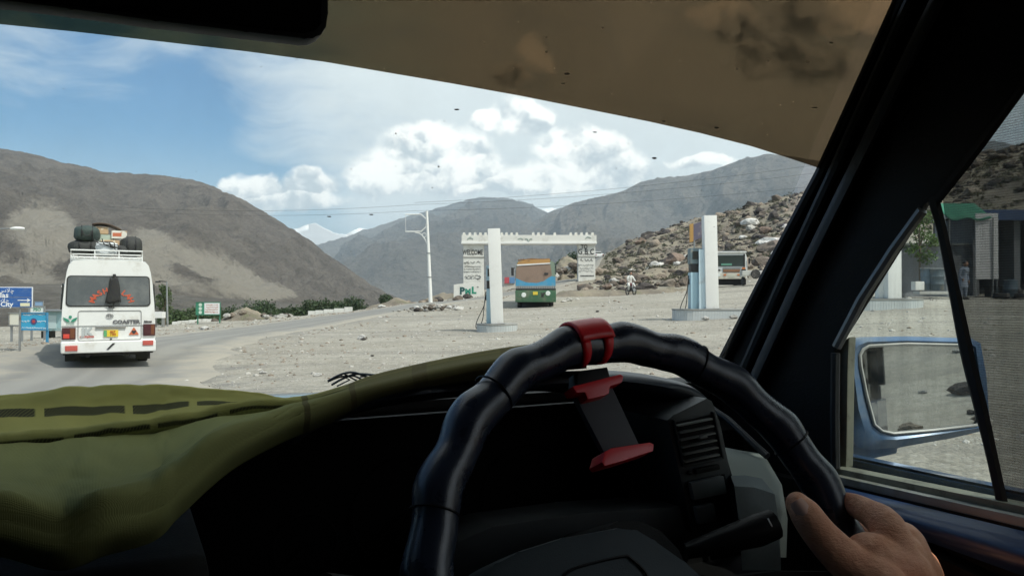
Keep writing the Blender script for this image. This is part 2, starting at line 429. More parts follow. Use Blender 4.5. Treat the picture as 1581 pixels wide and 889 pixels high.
for j, u in enumerate(us):
    w_ = ROADW*(1.08+.30*np.where(u < 0, wob[0], wob[1])); q_ = RCs+nr*(u*w_)[:,None]
    RP[:,j,0], RP[:,j,1] = q_[:,0], q_[:,1]; RE[:,j] = abs(u); RT[:,j] = max(math.exp(-((abs(u)-.52)/.1)**2), math.exp(-((abs(u)-.12)/.08)**2))
RP[...,2] = ground(RP[...,0], RP[...,1])+.03-.06*smooth(RE, .93, 1)
grid_mesh('road', RP, road_mat(), kind='structure', attrs=dict(edge=RE, track=RT))

# ============================================================ MOUNTAINS
def rock_mat(name, a, b, c, sc, sand=None, snow=None, green=None):
    m = bpy.data.materials.new(name); m.use_nodes = True; m.node_tree.nodes.clear(); q = NT(m.node_tree)
    co = q.n('ShaderNodeTexCoord').outputs['Object']
    n1 = q.noise(co, 2.2*sc, 8, .62, .4); n2 = q.noise(q.v('MULTIPLY', co, (1, 1, 3)), 9*sc, 8, .7); n3 = q.noise(co, .7*sc, 5, .6)
    col = q.mix(q.step(n1, .36, .64), a, b)
    col = q.mix(q.m('MULTIPLY', q.step(n2, .48, .70), .75), col, c)
    col = q.mix(q.m('MULTIPLY', q.step(n3, .45, .7), .5), col, tuple(k*1.25 for k in b))
    n4 = q.noise(q.v('MULTIPLY', co, (1, .6, 2.0)), 30*sc, 6, .75); n5 = q.noise(co, 75*sc, 4, .8)
    col = q.mix(q.m('MULTIPLY', q.step(n4, .50, .66), .65), col, tuple(k*.75 for k in c))
    col = q.mix(q.m('MULTIPLY', q.step(n5, .52, .68), .45), col, tuple(k*1.5 for k in b))
    gl = q.n('ShaderNodeAttribute', dict(attribute_name='gully')).outputs['Fac']
    col = q.mix(q.m('MULTIPLY', q.step(gl, .1, .75), .6), col, tuple(k*1.35 for k in b))
    if sand is not None:
        s_ = q.n('ShaderNodeAttribute', dict(attribute_name='sand')).outputs['Fac']
        sc_ = q.mix(q.noise(co, 3*sc, 5, .6), tuple(k*.85 for k in sand), tuple(k*1.12 for k in sand))
        col = q.mix(q.step(q.m('ADD', s_, q.m('MULTIPLY', q.m('SUBTRACT', q.noise(co, 12*sc, 5, .7), .5), 1.1)), .15, .85), col, sc_)
    if snow:
        z = q.n('ShaderNodeSeparateXYZ', _0=co).outputs[2]
        col = q.mix(q.step(q.m('ADD', z, q.m('MULTIPLY', q.m('SUBTRACT', n2, .5), snow[1])), snow[0]-60, snow[0]+60), col, (.95, .96, .97))
    b_ = q.n('ShaderNodeBsdfPrincipled', Base__Color=col, Roughness=.95); b_.inputs['Specular IOR Level'].default_value = .1
    q.set(b_.inputs['Normal'], q.n('ShaderNodeBump', Strength=.25 if snow else 1.0, Distance=.2/sc, Height=q.m('ADD', q.noise(co, 7*sc, 9, .72), n1)))
    q.n('ShaderNodeOutputMaterial', Surface=b_); return m
def inpoly(px, py, poly):
    c = np.zeros(px.shape, bool); n = len(poly)
    for i in range(n):
        x1, y1 = poly[i]; x2, y2 = poly[i-1]
        c ^= ((y1 > py) != (y2 > py)) & (px < (x2-x1)*(py-y1)/((y2-y1) or 1e-9)+x1)
    return c
def ridge(name, pts, foot, zf, amp, wl, m, nu=560, nv=230, seed=0, back=.35, prof=1.0, sand=None, jag=.03, shear=0):
    pts = np.array(pts, float); px = np.linspace(pts[0,0], pts[-1,0], nu)
    cp = np.interp(px, pts[:,0], pts[:,1]); Yc = np.interp(px, pts[:,0], pts[:,2]); foot = np.array(foot, float); Yf = np.interp(px, foot[:,0], foot[:,1])
    cp = cp + jag*(fbm(px/26.0+seed, px*0+seed, 5, .6)*100)*.5
    v = np.concatenate([np.linspace(0, 1, nv), 1+np.linspace(.04, back, 14)])
    PX, Vv = np.meshgrid(px, v, indexing='ij')
    Y = Yf[:,None]+(Yc-Yf)[:,None]*Vv
    X = (PX-CX)/FPX*Y + shear*(Vv-1)*Y*.2
    zc = H+(HOR-cp)/FPX*Yc
    z = zf+(zc-zf)[:,None]*np.where(Vv <= 1, Vv**prof, np.maximum(0, 1-(Vv-1)*2.2))
    # spurs and gullies that run down the slope, domain-warped
    wx = X+wl*.5*fbm(X/wl*.8+seed, Y/wl*.8, 3); wy = Y+wl*.5*fbm(X/wl*.8+31, Y/wl*.8+seed, 3)
    g = fbm(wx/wl, wy/wl*.45+seed, 6, .52, True)
    g2 = fbm(wx/wl*.4+5, wy/wl*.3, 4, .5)
    g3 = fbm(wx/wl*3.1+7, wy/wl*1.1+seed, 6, .6, True)
    env = np.clip(Vv/.18, 0, 1)*np.clip((1-Vv)/.22, .10, 1)
    z = z+env*amp*(.75*(g-.35)+.45*g2+.26*(g3-.3))
    z = z+np.clip(Vv/.1,0,1)*amp*.05*(fbm(X/wl*9, Y/wl*9, 5, .65, True)-.4)
    # stay under the skyline
    vis = H+(HOR-cp-1.0)[:,None]/FPX*Y
    z = np.where((Vv < .985), np.minimum(z, vis), z)
    at_ = dict(gully=np.clip(-.6*g-.7*g3+.15, 0, 1))
    if sand:
        qx, qy = pxy(X, Y, z); qx = qx+16*fbm(PX/30, Vv*9, 5); qy = qy+10*fbm(PX/26+9, Vv*8, 5)
        s_ = np.zeros(X.shape)
        for sg, poly in sand: s_ = np.where(inpoly(qx, qy, poly), sg, s_)
        for _ in range(3):
            s_ = (s_+np.roll(s_,2,0)+np.roll(s_,-2,0))/3; s_ = (s_+np.roll(s_,2,1)+np.roll(s_,-2,1))/3
        at_['sand'] = s_
    return grid_mesh(name, np.stack([X, Y, z], -1), m, attrs=at_, kind='structure')
SAND = [(1, [(8,333),(60,316),(100,326),(125,352),(128,390),(104,400),(88,412),(60,422),(66,404),(30,388),(14,360)]),
        (1, [(200,356),(248,357),(300,384),(352,400),(400,425),(470,462),(380,462),(300,452),(250,440),(196,440),(190,400)]),
        (1, [(-40,398),(30,410),(70,425),(110,440),(40,438),(-40,425)]), (0, [(268,404),(300,418),(345,442),(300,436),(262,420)]), (.0, [(-50,385),(40,400),(60,415),(30,408),(-50,396)])]
ridge('left_mountain', [(-900,150,1200),(-400,200,1400),(-120,215,1500),(0,230,1500),(40,236,1500),(90,250,1480),(130,257,1480),(180,266,1450),(235,268,1450),(290,277,1400),(330,287,1400),(380,312,1350),(430,342,1300),(480,372,1250),(530,408,1200),(575,440,1150),(620,462,1100),(660,474,1050)],
      [(-900,330),(0,420),(300,520),(500,700),(660,900)], -16, 46, 130, rock_mat('left_mountain_rock', (.15,.125,.104), (.225,.192,.160), (.085,.070,.058), .01, sand=(.42,.375,.31)), nu=640, nv=260, seed=3, prof=1.12, sand=SAND, jag=.035)
ridge('valley_terrace', [(-300,440,420),(0,437,420),(120,440,430),(250,452,430),(330,460,420),(440,466,420),(470,470,430),(560,471,450),(660,474,430)], [(-300,150),(660,230)], -17, 4, 45, rock_mat('terrace_earth', (.13,.115,.10), (.21,.19,.165), (.08,.07,.06), .04), nu=200, nv=50, seed=11, jag=.02, prof=.8)
ridge('middle_mountain', [(440,392,5200),(500,373,5200),(540,358,5400),(570,350,5600),(610,336,5800),(660,322,6000),(700,311,6000),(745,304,6000),(790,308,6000),(820,316,6000),(850,330,5800),(900,352,5600),(960,380,5500),(1100,430,5200)],
      [(440,2300),(1100,2600)], -18, 330, 900, rock_mat('middle_mountain_rock', (.15,.135,.12), (.235,.21,.185), (.085,.078,.07), .0018), seed=8, jag=.03)
ridge('right_mountain', [(730,392,4300),(780,362,4200),(830,335,4100),(870,316,4000),(900,309,4000),(960,294,3900),(990,280,3900),(1015,271,3800),(1060,268,3800),(1100,262,3700),(1150,244,3600),(1185,236,3600),(1230,241,3500),(1300,250,3500),(1400,232,3300),(1480,214,3000),(1540,222,2900),(1620,240,2800),(1800,200,2500),(2300,180,2200)],
      [(730,2500),(1000,1500),(2300,900)], -18, 230, 620, rock_mat('right_mountain_rock', (.16,.14,.12), (.25,.22,.185), (.085,.075,.067), .0025), nu=700, seed=21, jag=.03)
ridge('snow_peak', [(380,392,5450),(430,366,5450),(455,354,5450),(475,348,5450),(487,344,5450),(500,351,5450),(515,358,5450),(535,362,5450),(556,352,6450),(580,357,6450),(700,380,5450),(820,322,6500),(850,319,6500),(880,330,6500),(960,390,5450)],
      [(380,5600),(960,4700)], -18, 160, 800, rock_mat('snow_rock', (.25,.25,.26), (.4,.4,.41), (.15,.15,.16), .0014, snow=(250, 90)), nu=260, nv=90, seed=5, jag=.05)
# ------------------------------------------------------------ haze
def haze():
    m = bpy.data.materials.new('valley_haze'); m.use_nodes = True; m.node_tree.nodes.clear(); q = NT(m.node_tree)
    v = q.n('ShaderNodeVolumePrincipled', Color=(.74, .88, 1.0), Density=HAZE_D, Anisotropy=.2); q.n('ShaderNodeOutputMaterial', Volume=v)
    b = MB(); b.box((0, 0, 385), (25000, 25000, 850)); b.build('haze', m, kind='stuff')
HAZE_D = 1.25e-4
haze()
# ============================================================ OUTDOOR THINGS
WHITE = mat('white_paint', (.80,.80,.77), .55, dirt=(.55,.52,.46), dscale=1.6, dth=(.56,.8), bump=.15, bscale=30)
PLASTER = mat('rough_white_plaster', (.74,.73,.68), .85, dirt=(.45,.42,.36), dscale=1.1, dth=(.5,.78), bump=.4, bscale=25)
BLACKP = mat('black_rubber', (.02,.02,.02), .6)
DARKM = mat('dark_metal', (.05,.05,.05), .5, metal=.4)
STEEL = mat('grey_steel', (.35,.36,.36), .45, metal=.6, dirt=(.22,.2,.17), dscale=3)
CONC = mat('concrete', (.38,.37,.34), .9, var=.15, vscale=6, bump=.5, bscale=30)
BLUEP = mat('pump_blue_paint', (.42,.60,.68), .5, dirt=(.3,.36,.38), dscale=2.2, dth=(.5,.8))
TEAL = mat('pump_grey_blue', (.16,.22,.24), .5, dirt=(.28,.28,.25), dscale=3)
GLASSD = mat('dark_glass', (.03,.035,.035), .08, spec=.8)
CHROME = mat('chrome', (.7,.7,.7), .18, metal=1)
INK = mat('black_paint', (.03,.03,.035), .7)
def scribble(MBo, x0, x1, z, y, h, rng, dens=1.0, th=.012):
    """hand-painted cursive line built as thin strokes on an upright face at y"""
    x = x1
    while x > x0:
        wd = rng.uniform(.5, 1.6)*h; n = 9; k = rng.integers(3)
        p = []
        for i in range(n):
            t = i/(n-1)
            zz = z+(h*.35*math.sin(t*math.pi*rng.uniform(.8, 1.2)*(1+k)))*(1 if k != 1 else -1)
            p.append((x-wd*t, y, zz))
        MBo.tube(p, th, n=4)
        if rng.random() < .6*dens: MBo.box((x-wd*.5, y, z+h*.6*(1 if rng.random() < .5 else -1)), (th*2.2, th, th*2.2))
        x -= wd*rng.uniform(1.02, 1.35)
# ---- pump islands with their columns and dispensers
TILE = mat('island_tile', (.50,.53,.53), .5, var=.2, vscale=3)
def island(cx, cy, L, D, h, bottom, hid):
    """long plinth with rounded ends, clad in upright tiles"""
    r = D/2; n = 14; pts = []
    for i in range(n+1):
        t = -math.pi/2+math.pi*i/n; pts.append((L/2-r+r*math.cos(t), r*math.sin(t)))
    for i in range(n+1):
        t = math.pi/2+math.pi*i/n; pts.append((-(L/2-r)+r*math.cos(t), r*math.sin(t)))
    root = empty('pump_island', (cx, cy, bottom), label=hid, cat='island', group='fuel pump islands')
    b = MB(); b.prism([(x, y, -.3) for x, y in pts], (0, 0, .3+h-.05)); b.build('core', CONC, root)
    b = MB(); b.prism([(x*1.02, y*1.04, h-.05) for x, y in pts], (0, 0, .05)); b.build('capping', mat('capping', (.30,.30,.28), .8, var=.2), root)
    # tiles round the side (facing outwards), every tile its own part
    P = np.array(pts+[pts[0]]); seg = np.linalg.norm(np.diff(P, axis=0), axis=1); S = np.r_[0, np.cumsum(seg)]
    n = int(S[-1]/.105); me = None
    for i in range(n):
        s = (i+.5)/n*S[-1]; k = min(np.searchsorted(S, s)-1, len(P)-2); k = max(k, 0); f = (s-S[k])/seg[k] if seg[k] else 0
        p = P[k]*(1-f)+P[k+1]*f; d = (P[k+1]-P[k])/seg[k]; nn = np.array([d[1], -d[0]])
        if me is None:
            q = MB(); q.box((0, 0, 0), (.098, .014, h-.06), bev=.002, seg=1); o = q.build('tile', TILE, root); me = o.data
        else: o = link_mesh('tile', me, None, root)
        o.location = (p[0]+nn[0]*.006, p[1]+nn[1]*.006, (h-.06)/2+RNG.uniform(-.004, .004)); o.rotation_euler = (0, 0, math.atan2(d[1], d[0]))
    return root
def column(x, y, z0, w_, d_, h, label, lean=0):
    root = empty('canopy_column', (x, y, z0), rot=(0, lean, 0), label=label, cat='column', group='white steel columns on the pump islands')
    b = MB(); b.box((0, 0, h/2), (w_, d_, h), bev=.012); b.build('shaft', WHITE, root, smooth=True)
    b = MB(); b.box((0, 0, .012), (w_+.12, d_+.12, .024), bev=.004); b.build('base_plate', STEEL, root)
    return root
def dispenser(x, y, z0, w_, d_, h, label, rz=0, colr=TEAL):
    root = empty('fuel_pump', (x, y, z0), rz=rz, label=label, cat='fuel pump', group='old fuel pumps beside the columns')
    b = MB(); b.box((0, 0, h*.30), (w_, d_, h*.60), bev=.02); b.build('cabinet', BLUEP, root, smooth=True)
    b = MB(); b.box((0, 0, h*.67), (w_*.9, d_*.9, h*.15), bev=.01); b.build('meter_box', DARKM, root, smooth=True)
    b = MB(); b.box((0, 0, h*.87), (w_*1.06, d_*1.02, h*.26), bev=.03); hd = b.build('head', colr, root, smooth=True)
    b = MB(); b.box((0, -d_*.5-.02, h*.88), (w_*.7, .02, h*.13), bev=.004); b.build('display', GLASSD, hd)
    b = MB(); b.box((-w_*.5-.03, 0, h*.45), (.05, .08, .22), bev=.01); b.build('nozzle', BLACKP, root)
    for s in (0, 1):
        b = MB(); pts = catmull([(-w_*.5-.03, .05*s, h*.55), (-w_*.5-.09, -.05, h*.32), (-w_*.5-.16-.2*s, -.1, .12), (-w_*.5-.34-.05*s, -.25, -.28+.1*s), (-w_*.5-.12, -.3, -.22), (-w_*.5-.05, -.12, .02)], 26)
        b.tube(pts, .016, n=6); b.build('hose', BLACKP, root, smooth=True)
    return root
# island 1: narrow, left; column front right, slim pump cabinet behind it
p = at(767, 519, 30.0); g1 = p[2]
island(p[0], 30.75, 1.56, 1.5, .46, g1, 'narrow tiled island under the leftmost white column')
c = at(766.5, 500, 30.3); column(c[0]+.03, 30.35, g1+.46, .47, .4, (500-354)/FPX*30.3+.02, 'leftmost white square column, standing on the narrow tiled island', lean=-.035)
c = at(758, 500, 31.0); d1 = dispenser(c[0]-.02, 30.98, g1+.46, .30, .5, 2.25, 'slim fuel pump half hidden behind the leftmost column', colr=BLUEP)
# island 2
p = at(1108, 497, 30.6); g2 = p[2]
island(p[0]+.1, 31.5, 3.3, 1.6, .50, g2, 'long tiled island in the middle, with two white stones before it')
Z2 = g2+.50
c = at(1100, 477, 30.9); column(c[0], 31.1, Z2, .50, .46, (477-333)/FPX*31, 'white square column beside the grey blue pump', lean=-.02)
c = at(1077, 477, 31.1)
dispenser(c[0]-.03, 31.45, Z2, .42, .55, 2.4, 'grey blue fuel pump with looped hose left of the middle column')
b = MB(); c = at(1083.5, 477, 31.0); b.box((c[0]+.02, 31.05, Z2+1.17), (.24, .10, 2.34), bev=.012)
tag(b.build('advertising_panel', mat('pale_blue_panel', (.62,.76,.82), .5, dirt=(.5,.55,.56), dscale=2), smooth=True), 'pale blue upright panel standing between the middle column and its pump', 'panel')
# island 3, seen through the door window
p = at(1388, 482, 30.6); g3 = p[2]
island(p[0]-.2, 31.5, 3.0, 1.6, .52, g3, 'tiled island seen through the driver door window')
c = at(1381, 462, 30.8); column(c[0], 31.0, g3+.52, .52, .5, 3.6, 'white square column seen through the driver door window')
c = at(1362, 462, 31.2); column(c[0], 31.3, g3+.52, .34, .3, 3.6, 'thinner pale column left of the one in the door window')
# rubble against island 2
def rock_mesh(seed, sub=2, flat=.7, rough=.35):
    t = bmesh.new(); bmesh.ops.create_icosphere(t, subdivisions=sub, radius=1); r = random.Random(seed)
    o = Vector((r.random()*50, r.random()*50, r.random()*50))
    from mathutils import noise as mn
    ax = [r.uniform(.75, 1.2) for _ in range(3)]
    pl = [(Vector((r.uniform(-1,1), r.uniform(-1,1), r.uniform(-.6,1))).normalized(), r.uniform(.55, .85)) for _ in range(7)]
    for v in t.verts:
        p_ = v.co.copy()
        for n_, d_ in pl:
            e = p_.dot(n_)-d_
            if e > 0: p_ -= n_*e*.85
        p_ *= 1+rough*mn.noise(v.co*1.7+o)+rough*.4*mn.noise(v.co*4+o)
        v.co = Vector((p_.x*ax[0], p_.y*ax[1], p_.z*ax[2]*flat))
    me = bpy.data.meshes.new('rock'); t.to_mesh(me); t.free(); return me
def rockmat(name, c):
    return mat(name, c, .92, var=.35, vscale=1.6, bump=.8, bscale=5, dirt=tuple(k*.55 for k in c), dscale=2.3, dth=(.5,.7), spec=.15)
RM = [rockmat('brown_rock', (.175,.145,.12)), rockmat('tan_rock', (.30,.25,.20)), rockmat('dark_rock', (.085,.075,.07)), rockmat('pale_rock', (.52,.50,.46)), rockmat('white_rock', (.72,.70,.66)), rockmat('red_rock', (.24,.18,.145))]
ROCKS = {}
def rock(name, k, m, loc, s, rz, **kw):
    key = (k, m)
    if key not in ROCKS:
        me = rock_mesh(k, 2); me.materials.append(RM[m]); ROCKS[key] = me
    o = link_mesh(name, ROCKS[key], None, None, **kw); o.location = loc; o.scale = s if isinstance(s, tuple) else (s, s, s); o.rotation_euler = (0, 0, rz); return o
c = at(1095, 496, 30.4); rock('stone', 1, 4, (c[0]-.15, 30.3, gz(c[0], 30.3)+.08), (.22,.14,.13), .3, label='white stone lying against the middle pump island', cat='stone')
c = at(1133, 494, 30.4); rock('stone', 2, 3, (c[0], 30.4, gz(c[0], 30.4)+.06), (.26,.16,.12), 1, label='flat grey stone right of the white one at the middle island', cat='stone')

# ---- welcome gate
def gate():
    Y = 84.0; g = at(730, 458, Y)[2]
    X = lambda px: at(px, 458, Y)[0]; Z = lambda py: at(800, py, Y)[2]
    root = empty('welcome_gate', (X(816), Y, g), label='white battlemented welcome gate spanning the road', cat='gate')
    o = np.array([X(816), Y, g])
    def bx(x0, x1, y0, y1, yy, dep, name, m, bev=.03):
        b = MB(); b.box(((X(x0)+X(x1))/2-o[0], yy, (Z(y0)+Z(y1))/2-o[2]), (abs(X(x1)-X(x0)), dep, abs(Z(y0)-Z(y1))), bev=bev); return b.build(name, m, root)
    bx(716, 747, 377, 470, 0, 1.5, 'pillar', PLASTER); bx(892, 918, 377, 445, 0, 1.5, 'pillar', PLASTER)
    bx(713.5, 919.5, 364, 376.2, -.05, 1.9, 'beam', PLASTER); bx(713, 920, 374.5, 377.5, -.05, 2.1, 'cornice', WHITE, .02)
    bx(715, 747.5, 396.5, 398.3, 0, 1.62, 'moulding', CONC, .01); bx(891, 918.7, 395.5, 397.3, 0, 1.62, 'moulding', CONC, .01)
    me = None
    for px in [717, 726, 734, 742, 750, 757, 775, 782, 790, 798, 823, 831, 839, 856, 880.5, 888.5, 897, 905, 914]:
        if me is None:
            q = MB(); q.box((0, 0, 0), (.30, .5, .32), bev=.03, taper=(.8, .9)); ob = q.build('merlon', PLASTER, root); me = ob.data
        else: ob = link_mesh('merlon', me, None, root)
        ob.location = (X(px)-o[0], -.6, Z(362.3)-o[2]); ob.rotation_euler = (0, RNG.uniform(-.04,.04), 0)
    fy = Y-.77
    for body, px, py, s in [('WELCOME', 730.5, 390.5, .74), ('TO', 901, 382, .60), ('G B C', 904, 389.5, .80)]:
        t = text('lettering', body, s, facing(Vector((X(px)-o[0], fy-Y-.004, Z(py)-o[2]))), INK, root, ext=.006, bold=.010, sx=.60 if body == 'WELCOME' else .85)
    rng = np.random.default_rng(5)
    b = MB()
    for (x0, x1, py, h) in [(720,742,406,.3),(719,743,412,.16),(719,743,416,.16),(719,743,420,.16),(720,743,427,.32),(721,742,431,.3),(895,914,402,.35),(894,915,410,.2),(894,915,415,.2),(894,915,419,.24),(900,914,393,.12)]:
        scribble(b, X(x0)-o[0], X(x1)-o[0], Z(py)-o[2], fy-Y-.004, h, rng, th=.014 if h < .28 else .02)
    for px in np.arange(896, 915, 2.1):
        b.box((X(px)-o[0], fy-Y-.004, Z(426)-o[2]), (.10, .012, .13))
    b.build('painted_writing', INK, root)
    b = MB()
    for (x0, x1, py, h) in [(724,731,370.5,.4),(807,821,371.5,.5),(904,911,369,.4)]:
        scribble(b, X(x0)-o[0], X(x1)-o[0], Z(py)-o[2], -1.03, h, rng, th=.028)
    b.build('painted_writing', mat('faded_green_ink', (.10,.20,.17), .8), root)
    # low wall with the green letters
    r2 = empty('boundary_wall', at(722, 462, 80), label='low white wall with green letters PML beside the gate', cat='wall')
    a = at(700.5, 458, 80)[0]; e = at(746, 458, 80)[0]; zz = lambda py: at(800, py, 80)[2]; o2 = np.array(r2.location)
    poly = [(a-o2[0], 0, zz(470)-o2[2]), (e-o2[0], 0, zz(462)-o2[2]), (e-o2[0], 0, zz(437)-o2[2]), (at(718,458,80)[0]-o2[0], 0, zz(437)-o2[2]), (a-o2[0], 0, zz(439.5)-o2[2])]
    b = MB(); b.prism(poly, (0, .35, 0), bev=.02); b.build('wall_face', PLASTER, r2)
    GR = mat('green_graffiti', (.02,.26,.17), .7); GD = mat('dark_graffiti', (.02,.09,.09), .7)
    for ch, px, py, s, mm in [('P', 713.5, 449.5, .98, GD), ('M', 722.5, 450.5, .72, GR), ('L', 731.5, 448.5, .92, GR)]:
        text('letter', ch, s, facing(Vector((at(px,458,80)[0]-o2[0], -.012, zz(py)-o2[2]))), mm, r2, ext=.008, bold=.05)
    b = MB()
    for dx_ in (0, .09): b.box((at(737,458,80)[0]-o2[0]+dx_, -.012, zz(443)-o2[2]), (.05, .016, .14))
    b.build('painted_mark', INK, r2)
gate()
# ---- lone lamp mast with empty sign frame
def mast():
    Y = 50; b0 = at(665, 468, Y); root = empty('sign_mast', tuple(b0), label='tall white leaning mast with an empty sign frame', cat='pole')
    top = at(659, 326, Y)-b0
    b = MB(); b.tube([(0,0,0), tuple(top*.5), tuple(top)], [.125,.105,.075], n=12); b.build('mast', WHITE, root, smooth=True)
    P = lambda px, py: tuple(at(px, py, Y)-b0)
    b = MB(); b.tube([P(658,338), P(650,331), P(626,331)], .035, n=6); b.tube([P(658,346), P(658,350), P(650,357.5), P(626,357.5)], .035, n=6)
    b.tube([P(626,331), P(626.5,357.5)], .012, n=5); b.build('sign_frame', WHITE, root)
    b = MB(); b.tube(catmull([P(641,359), P(649,361), P(656,369), P(659.5,378)], 12), .03, n=6)
    c = np.array(P(655,363)); b.tube([tuple(c+np.array([math.cos(t)*.13, 0, math.sin(t)*.13])) for t in np.linspace(0, 2*math.pi, 13)[:-1]], .022, n=5, closed=True); b.build('scroll_bracket', WHITE, root)
    for py in (391, 428):
        q = at(0, py, Y)[2]-b0[2]; f = q/top[2]; b = MB(); b.lathe([(.125, q-.04), (.125, q+.04)], c=(top[0]*f, 0, 0), n=12); b.build('collar', STEEL, root)
    b = MB(); b.box((0, 0, -.22), (.72, .72, .55), bev=.05, taper=(.85,.85)); b.build('plinth', CONC, root)
    rng = random.Random(4)
    for i in range(70):
        a = rng.uniform(0, 6.28); r = abs(rng.gauss(0, 1.0)); x, y = b0[0]+r*math.cos(a)*1.5+(.4 if i%3 else -.4), Y-.3+r*math.sin(a)*.9
        s = rng.uniform(.07, .2)*(1.3-min(r, 2)*.35); mi = rng.choice([3,3,4,1,0,3]); rock('stone', rng.randrange(8), mi, (x, y, gz(x, y)+s*.25+max(0,.22-.12*r)), (s*1.2, s, s), rng.uniform(0, 6), label=('big ' if s > .17 else 'small ')+{3:'pale grey',4:'white',1:'tan',0:'brown'}[mi]+' stone '+('left' if x < b0[0]-.5 else 'right' if x > b0[0]+.5 else 'middle')+' '+('front' if y < Y-.3 else 'back')+' of the heap at the white mast', cat='stone', group='stones heaped at the foot of the mast')
    rock('stone', 3, 2, (at(643.5,475,49.3)[0], 49.3, gz(at(643.5,475,49.3)[0], 49.3)+.12), .26, 1, label='dark boulder left of the mast plinth', cat='stone')
    rock('stone', 5, 4, (at(708,476,49)[0], 49, gz(at(708,476,49)[0], 49)+.1), (.34,.25,.22), .4, label='big white stone right of the heap at the mast', cat='stone')
mast()

# ---- road sign at the left edge
SIGNB = mat('sign_blue', (.025,.11,.36), .45, dirt=(.08,.16,.36), dscale=4); SIGNW = mat('sign_white', (.82,.84,.84), .5)
def road_sign():
    Y = 20.5; c = at(2, 458, Y); gx = c[0]; g = gz(gx, Y); root = empty('road_sign', (gx, Y, g), rz=.30, label='blue road sign with white lettering and arrow on two posts', cat='sign')
    s = Y/FPX; z0 = at(0, 475, Y)[2]-g; z1 = at(0, 443, Y)[2]-g; wd = 1.45
    b = MB(); b.box((0, 0, (z0+z1)/2), (wd, .03, z1-z0), bev=.012); b.build('border', SIGNW, root)
    for (a, e) in ((.03, .49), (.515, .97)):
        b = MB(); zz0 = z0+(z1-z0)*a; zz1 = z0+(z1-z0)*e; b.box((0, -.02, (zz0+zz1)/2), (wd-.05, .016, zz1-zz0), bev=.003); b.build('panel', SIGNB, root)
    h = z1-z0
    text('lettering', 'Chilas', .19, facing(Vector((-.06, -.031, z0+h*.60))), SIGNW, root, ext=.002, bold=.004)
    text('lettering', 'Chilas City', .17, facing(Vector((-.10, -.031, z0+h*.16))), SIGNW, root, ext=.002, bold=.004)
    text('lettering', '\uFEB1\uFEFC\uFB7C', .15, facing(Vector((.12, -.031, z0+h*.83))), SIGNW, root, ext=.002)
    text('lettering', '\uFEB1\uFEFC\uFB7C', .14, facing(Vector((.02, -.031, z0+h*.36))), SIGNW, root, ext=.002)
    b = MB(); zz = z0+h*.36; b.box((.50, -.031, zz), (.24, .004, .022)); b.prism([(.60,-.029,zz-.05),(.60,-.029,zz+.05),(.68,-.029,zz)], (0,-.004,0)); b.build('arrow', SIGNW, root)
    b = MB(); b.box((.55, -.031, z0+h*.15), (.22, .004, .085)); b.build('patch', mat('cream_sticker', (.75,.72,.5), .6), root)
    for px in (-.42, .42):
        b = MB(); b.tube([(px, .03, -.3), (px, .03, z1-.02)], .028, n=8); b.build('post', STEEL, root)
road_sign()
# street lamp head at the left edge
def lamp():
    Y = 24; c = at(-40, 352, Y); g = gz(c[0]-.2, Y); r = empty('street_lamp', (c[0]-.2, Y, g), label='street lamp whose white head reaches in over the blue sign', cat='street lamp')
    h = c[2]-g; P = lambda px, py: (at(px, py, Y)-np.array([c[0]-.2, Y, g]))
    b = MB(); b.tube([(0,0,-.2), (0,0,h-.3), tuple(P(-36,354)), tuple(P(16,353))], [.07,.05,.03,.022], n=8); b.build('pole', STEEL, r, smooth=True)
    b = MB(); t = bmesh.new(); bmesh.ops.create_uvsphere(t, u_segments=16, v_segments=8, radius=1); q = P(27,353)
    for v in t.verts: v.co = Vector((v.co.x*.23+q[0], v.co.y*.10, v.co.z*.06+q[2]))
    b.merge(t); b.build('lamp_head', WHITE, r, smooth=True)
lamp()
# blue notice board
def board(px0, px1, py0, py1, Y, pyb, posts, m, name, label, cat, extra=None, rz=0, legm=None, fac=True):
    a, e = at(px0, py0, Y), at(px1, py1, Y); cx = (a[0]+e[0])/2; g = gz(cx, Y)-.05
    root = empty(name, (cx, Y, g), rz=rz, label=label, cat=cat)
    w_, z0, z1 = e[0]-a[0], e[2]-g, a[2]-g
    b = MB(); b.box((0, 0, (z0+z1)/2), (w_, .05, z1-z0), bev=.01); b.build('panel', m, root)
    b = MB(); fr = .03
    for (cxx, cz, sx_, sz_) in ((0, z0, w_+fr, fr), (0, z1, w_+fr, fr), (-w_/2, (z0+z1)/2, fr, z1-z0-fr), (w_/2, (z0+z1)/2, fr, z1-z0-fr)): b.box((cxx, -.01, cz), (sx_, .08, sz_))
    b.build('frame', legm or STEEL, root)
    for p_ in posts:
        x = at(p_, 458, Y)[0]-cx; b = MB(); b.box((x, .05, (z0-.2)/2), (.07, .05, z0+.2)); b.build('post', legm or STEEL, root)
    if extra: extra(root, cx, g, w_, z0, z1)
    return root
BOARDB = mat('board_blue', (.05,.38,.62), .5)
def ex1(root, cx, g, w_, z0, z1):
    zc = (z0+z1)/2; 
    b = MB(); b.lathe([(.105,-.032),(.105,-.036)], c=(0,0,zc), axis='Y', n=20); b.build('emblem', mat('emblem_dark', (.08,.07,.2), .5), root)
    b = MB(); b.lathe([(.05,-.037),(.05,-.041)], c=(0,0,zc), axis='Y', n=20); b.build('emblem', mat('emblem_red', (.5,.06,.06), .5), root)
    b = MB(); r = np.random.default_rng(2)
    scribble(b, -.36, .36, zc+.22, -.03, .06, r, th=.007); scribble(b, -.4, .4, zc-.22, -.03, .05, r, th=.007); scribble(b, -.4, -.15, zc, -.03, .06, r, th=.007); scribble(b, .15, .4, zc, -.03, .06, r, th=.007)
    b.build('writing', SIGNW, root)
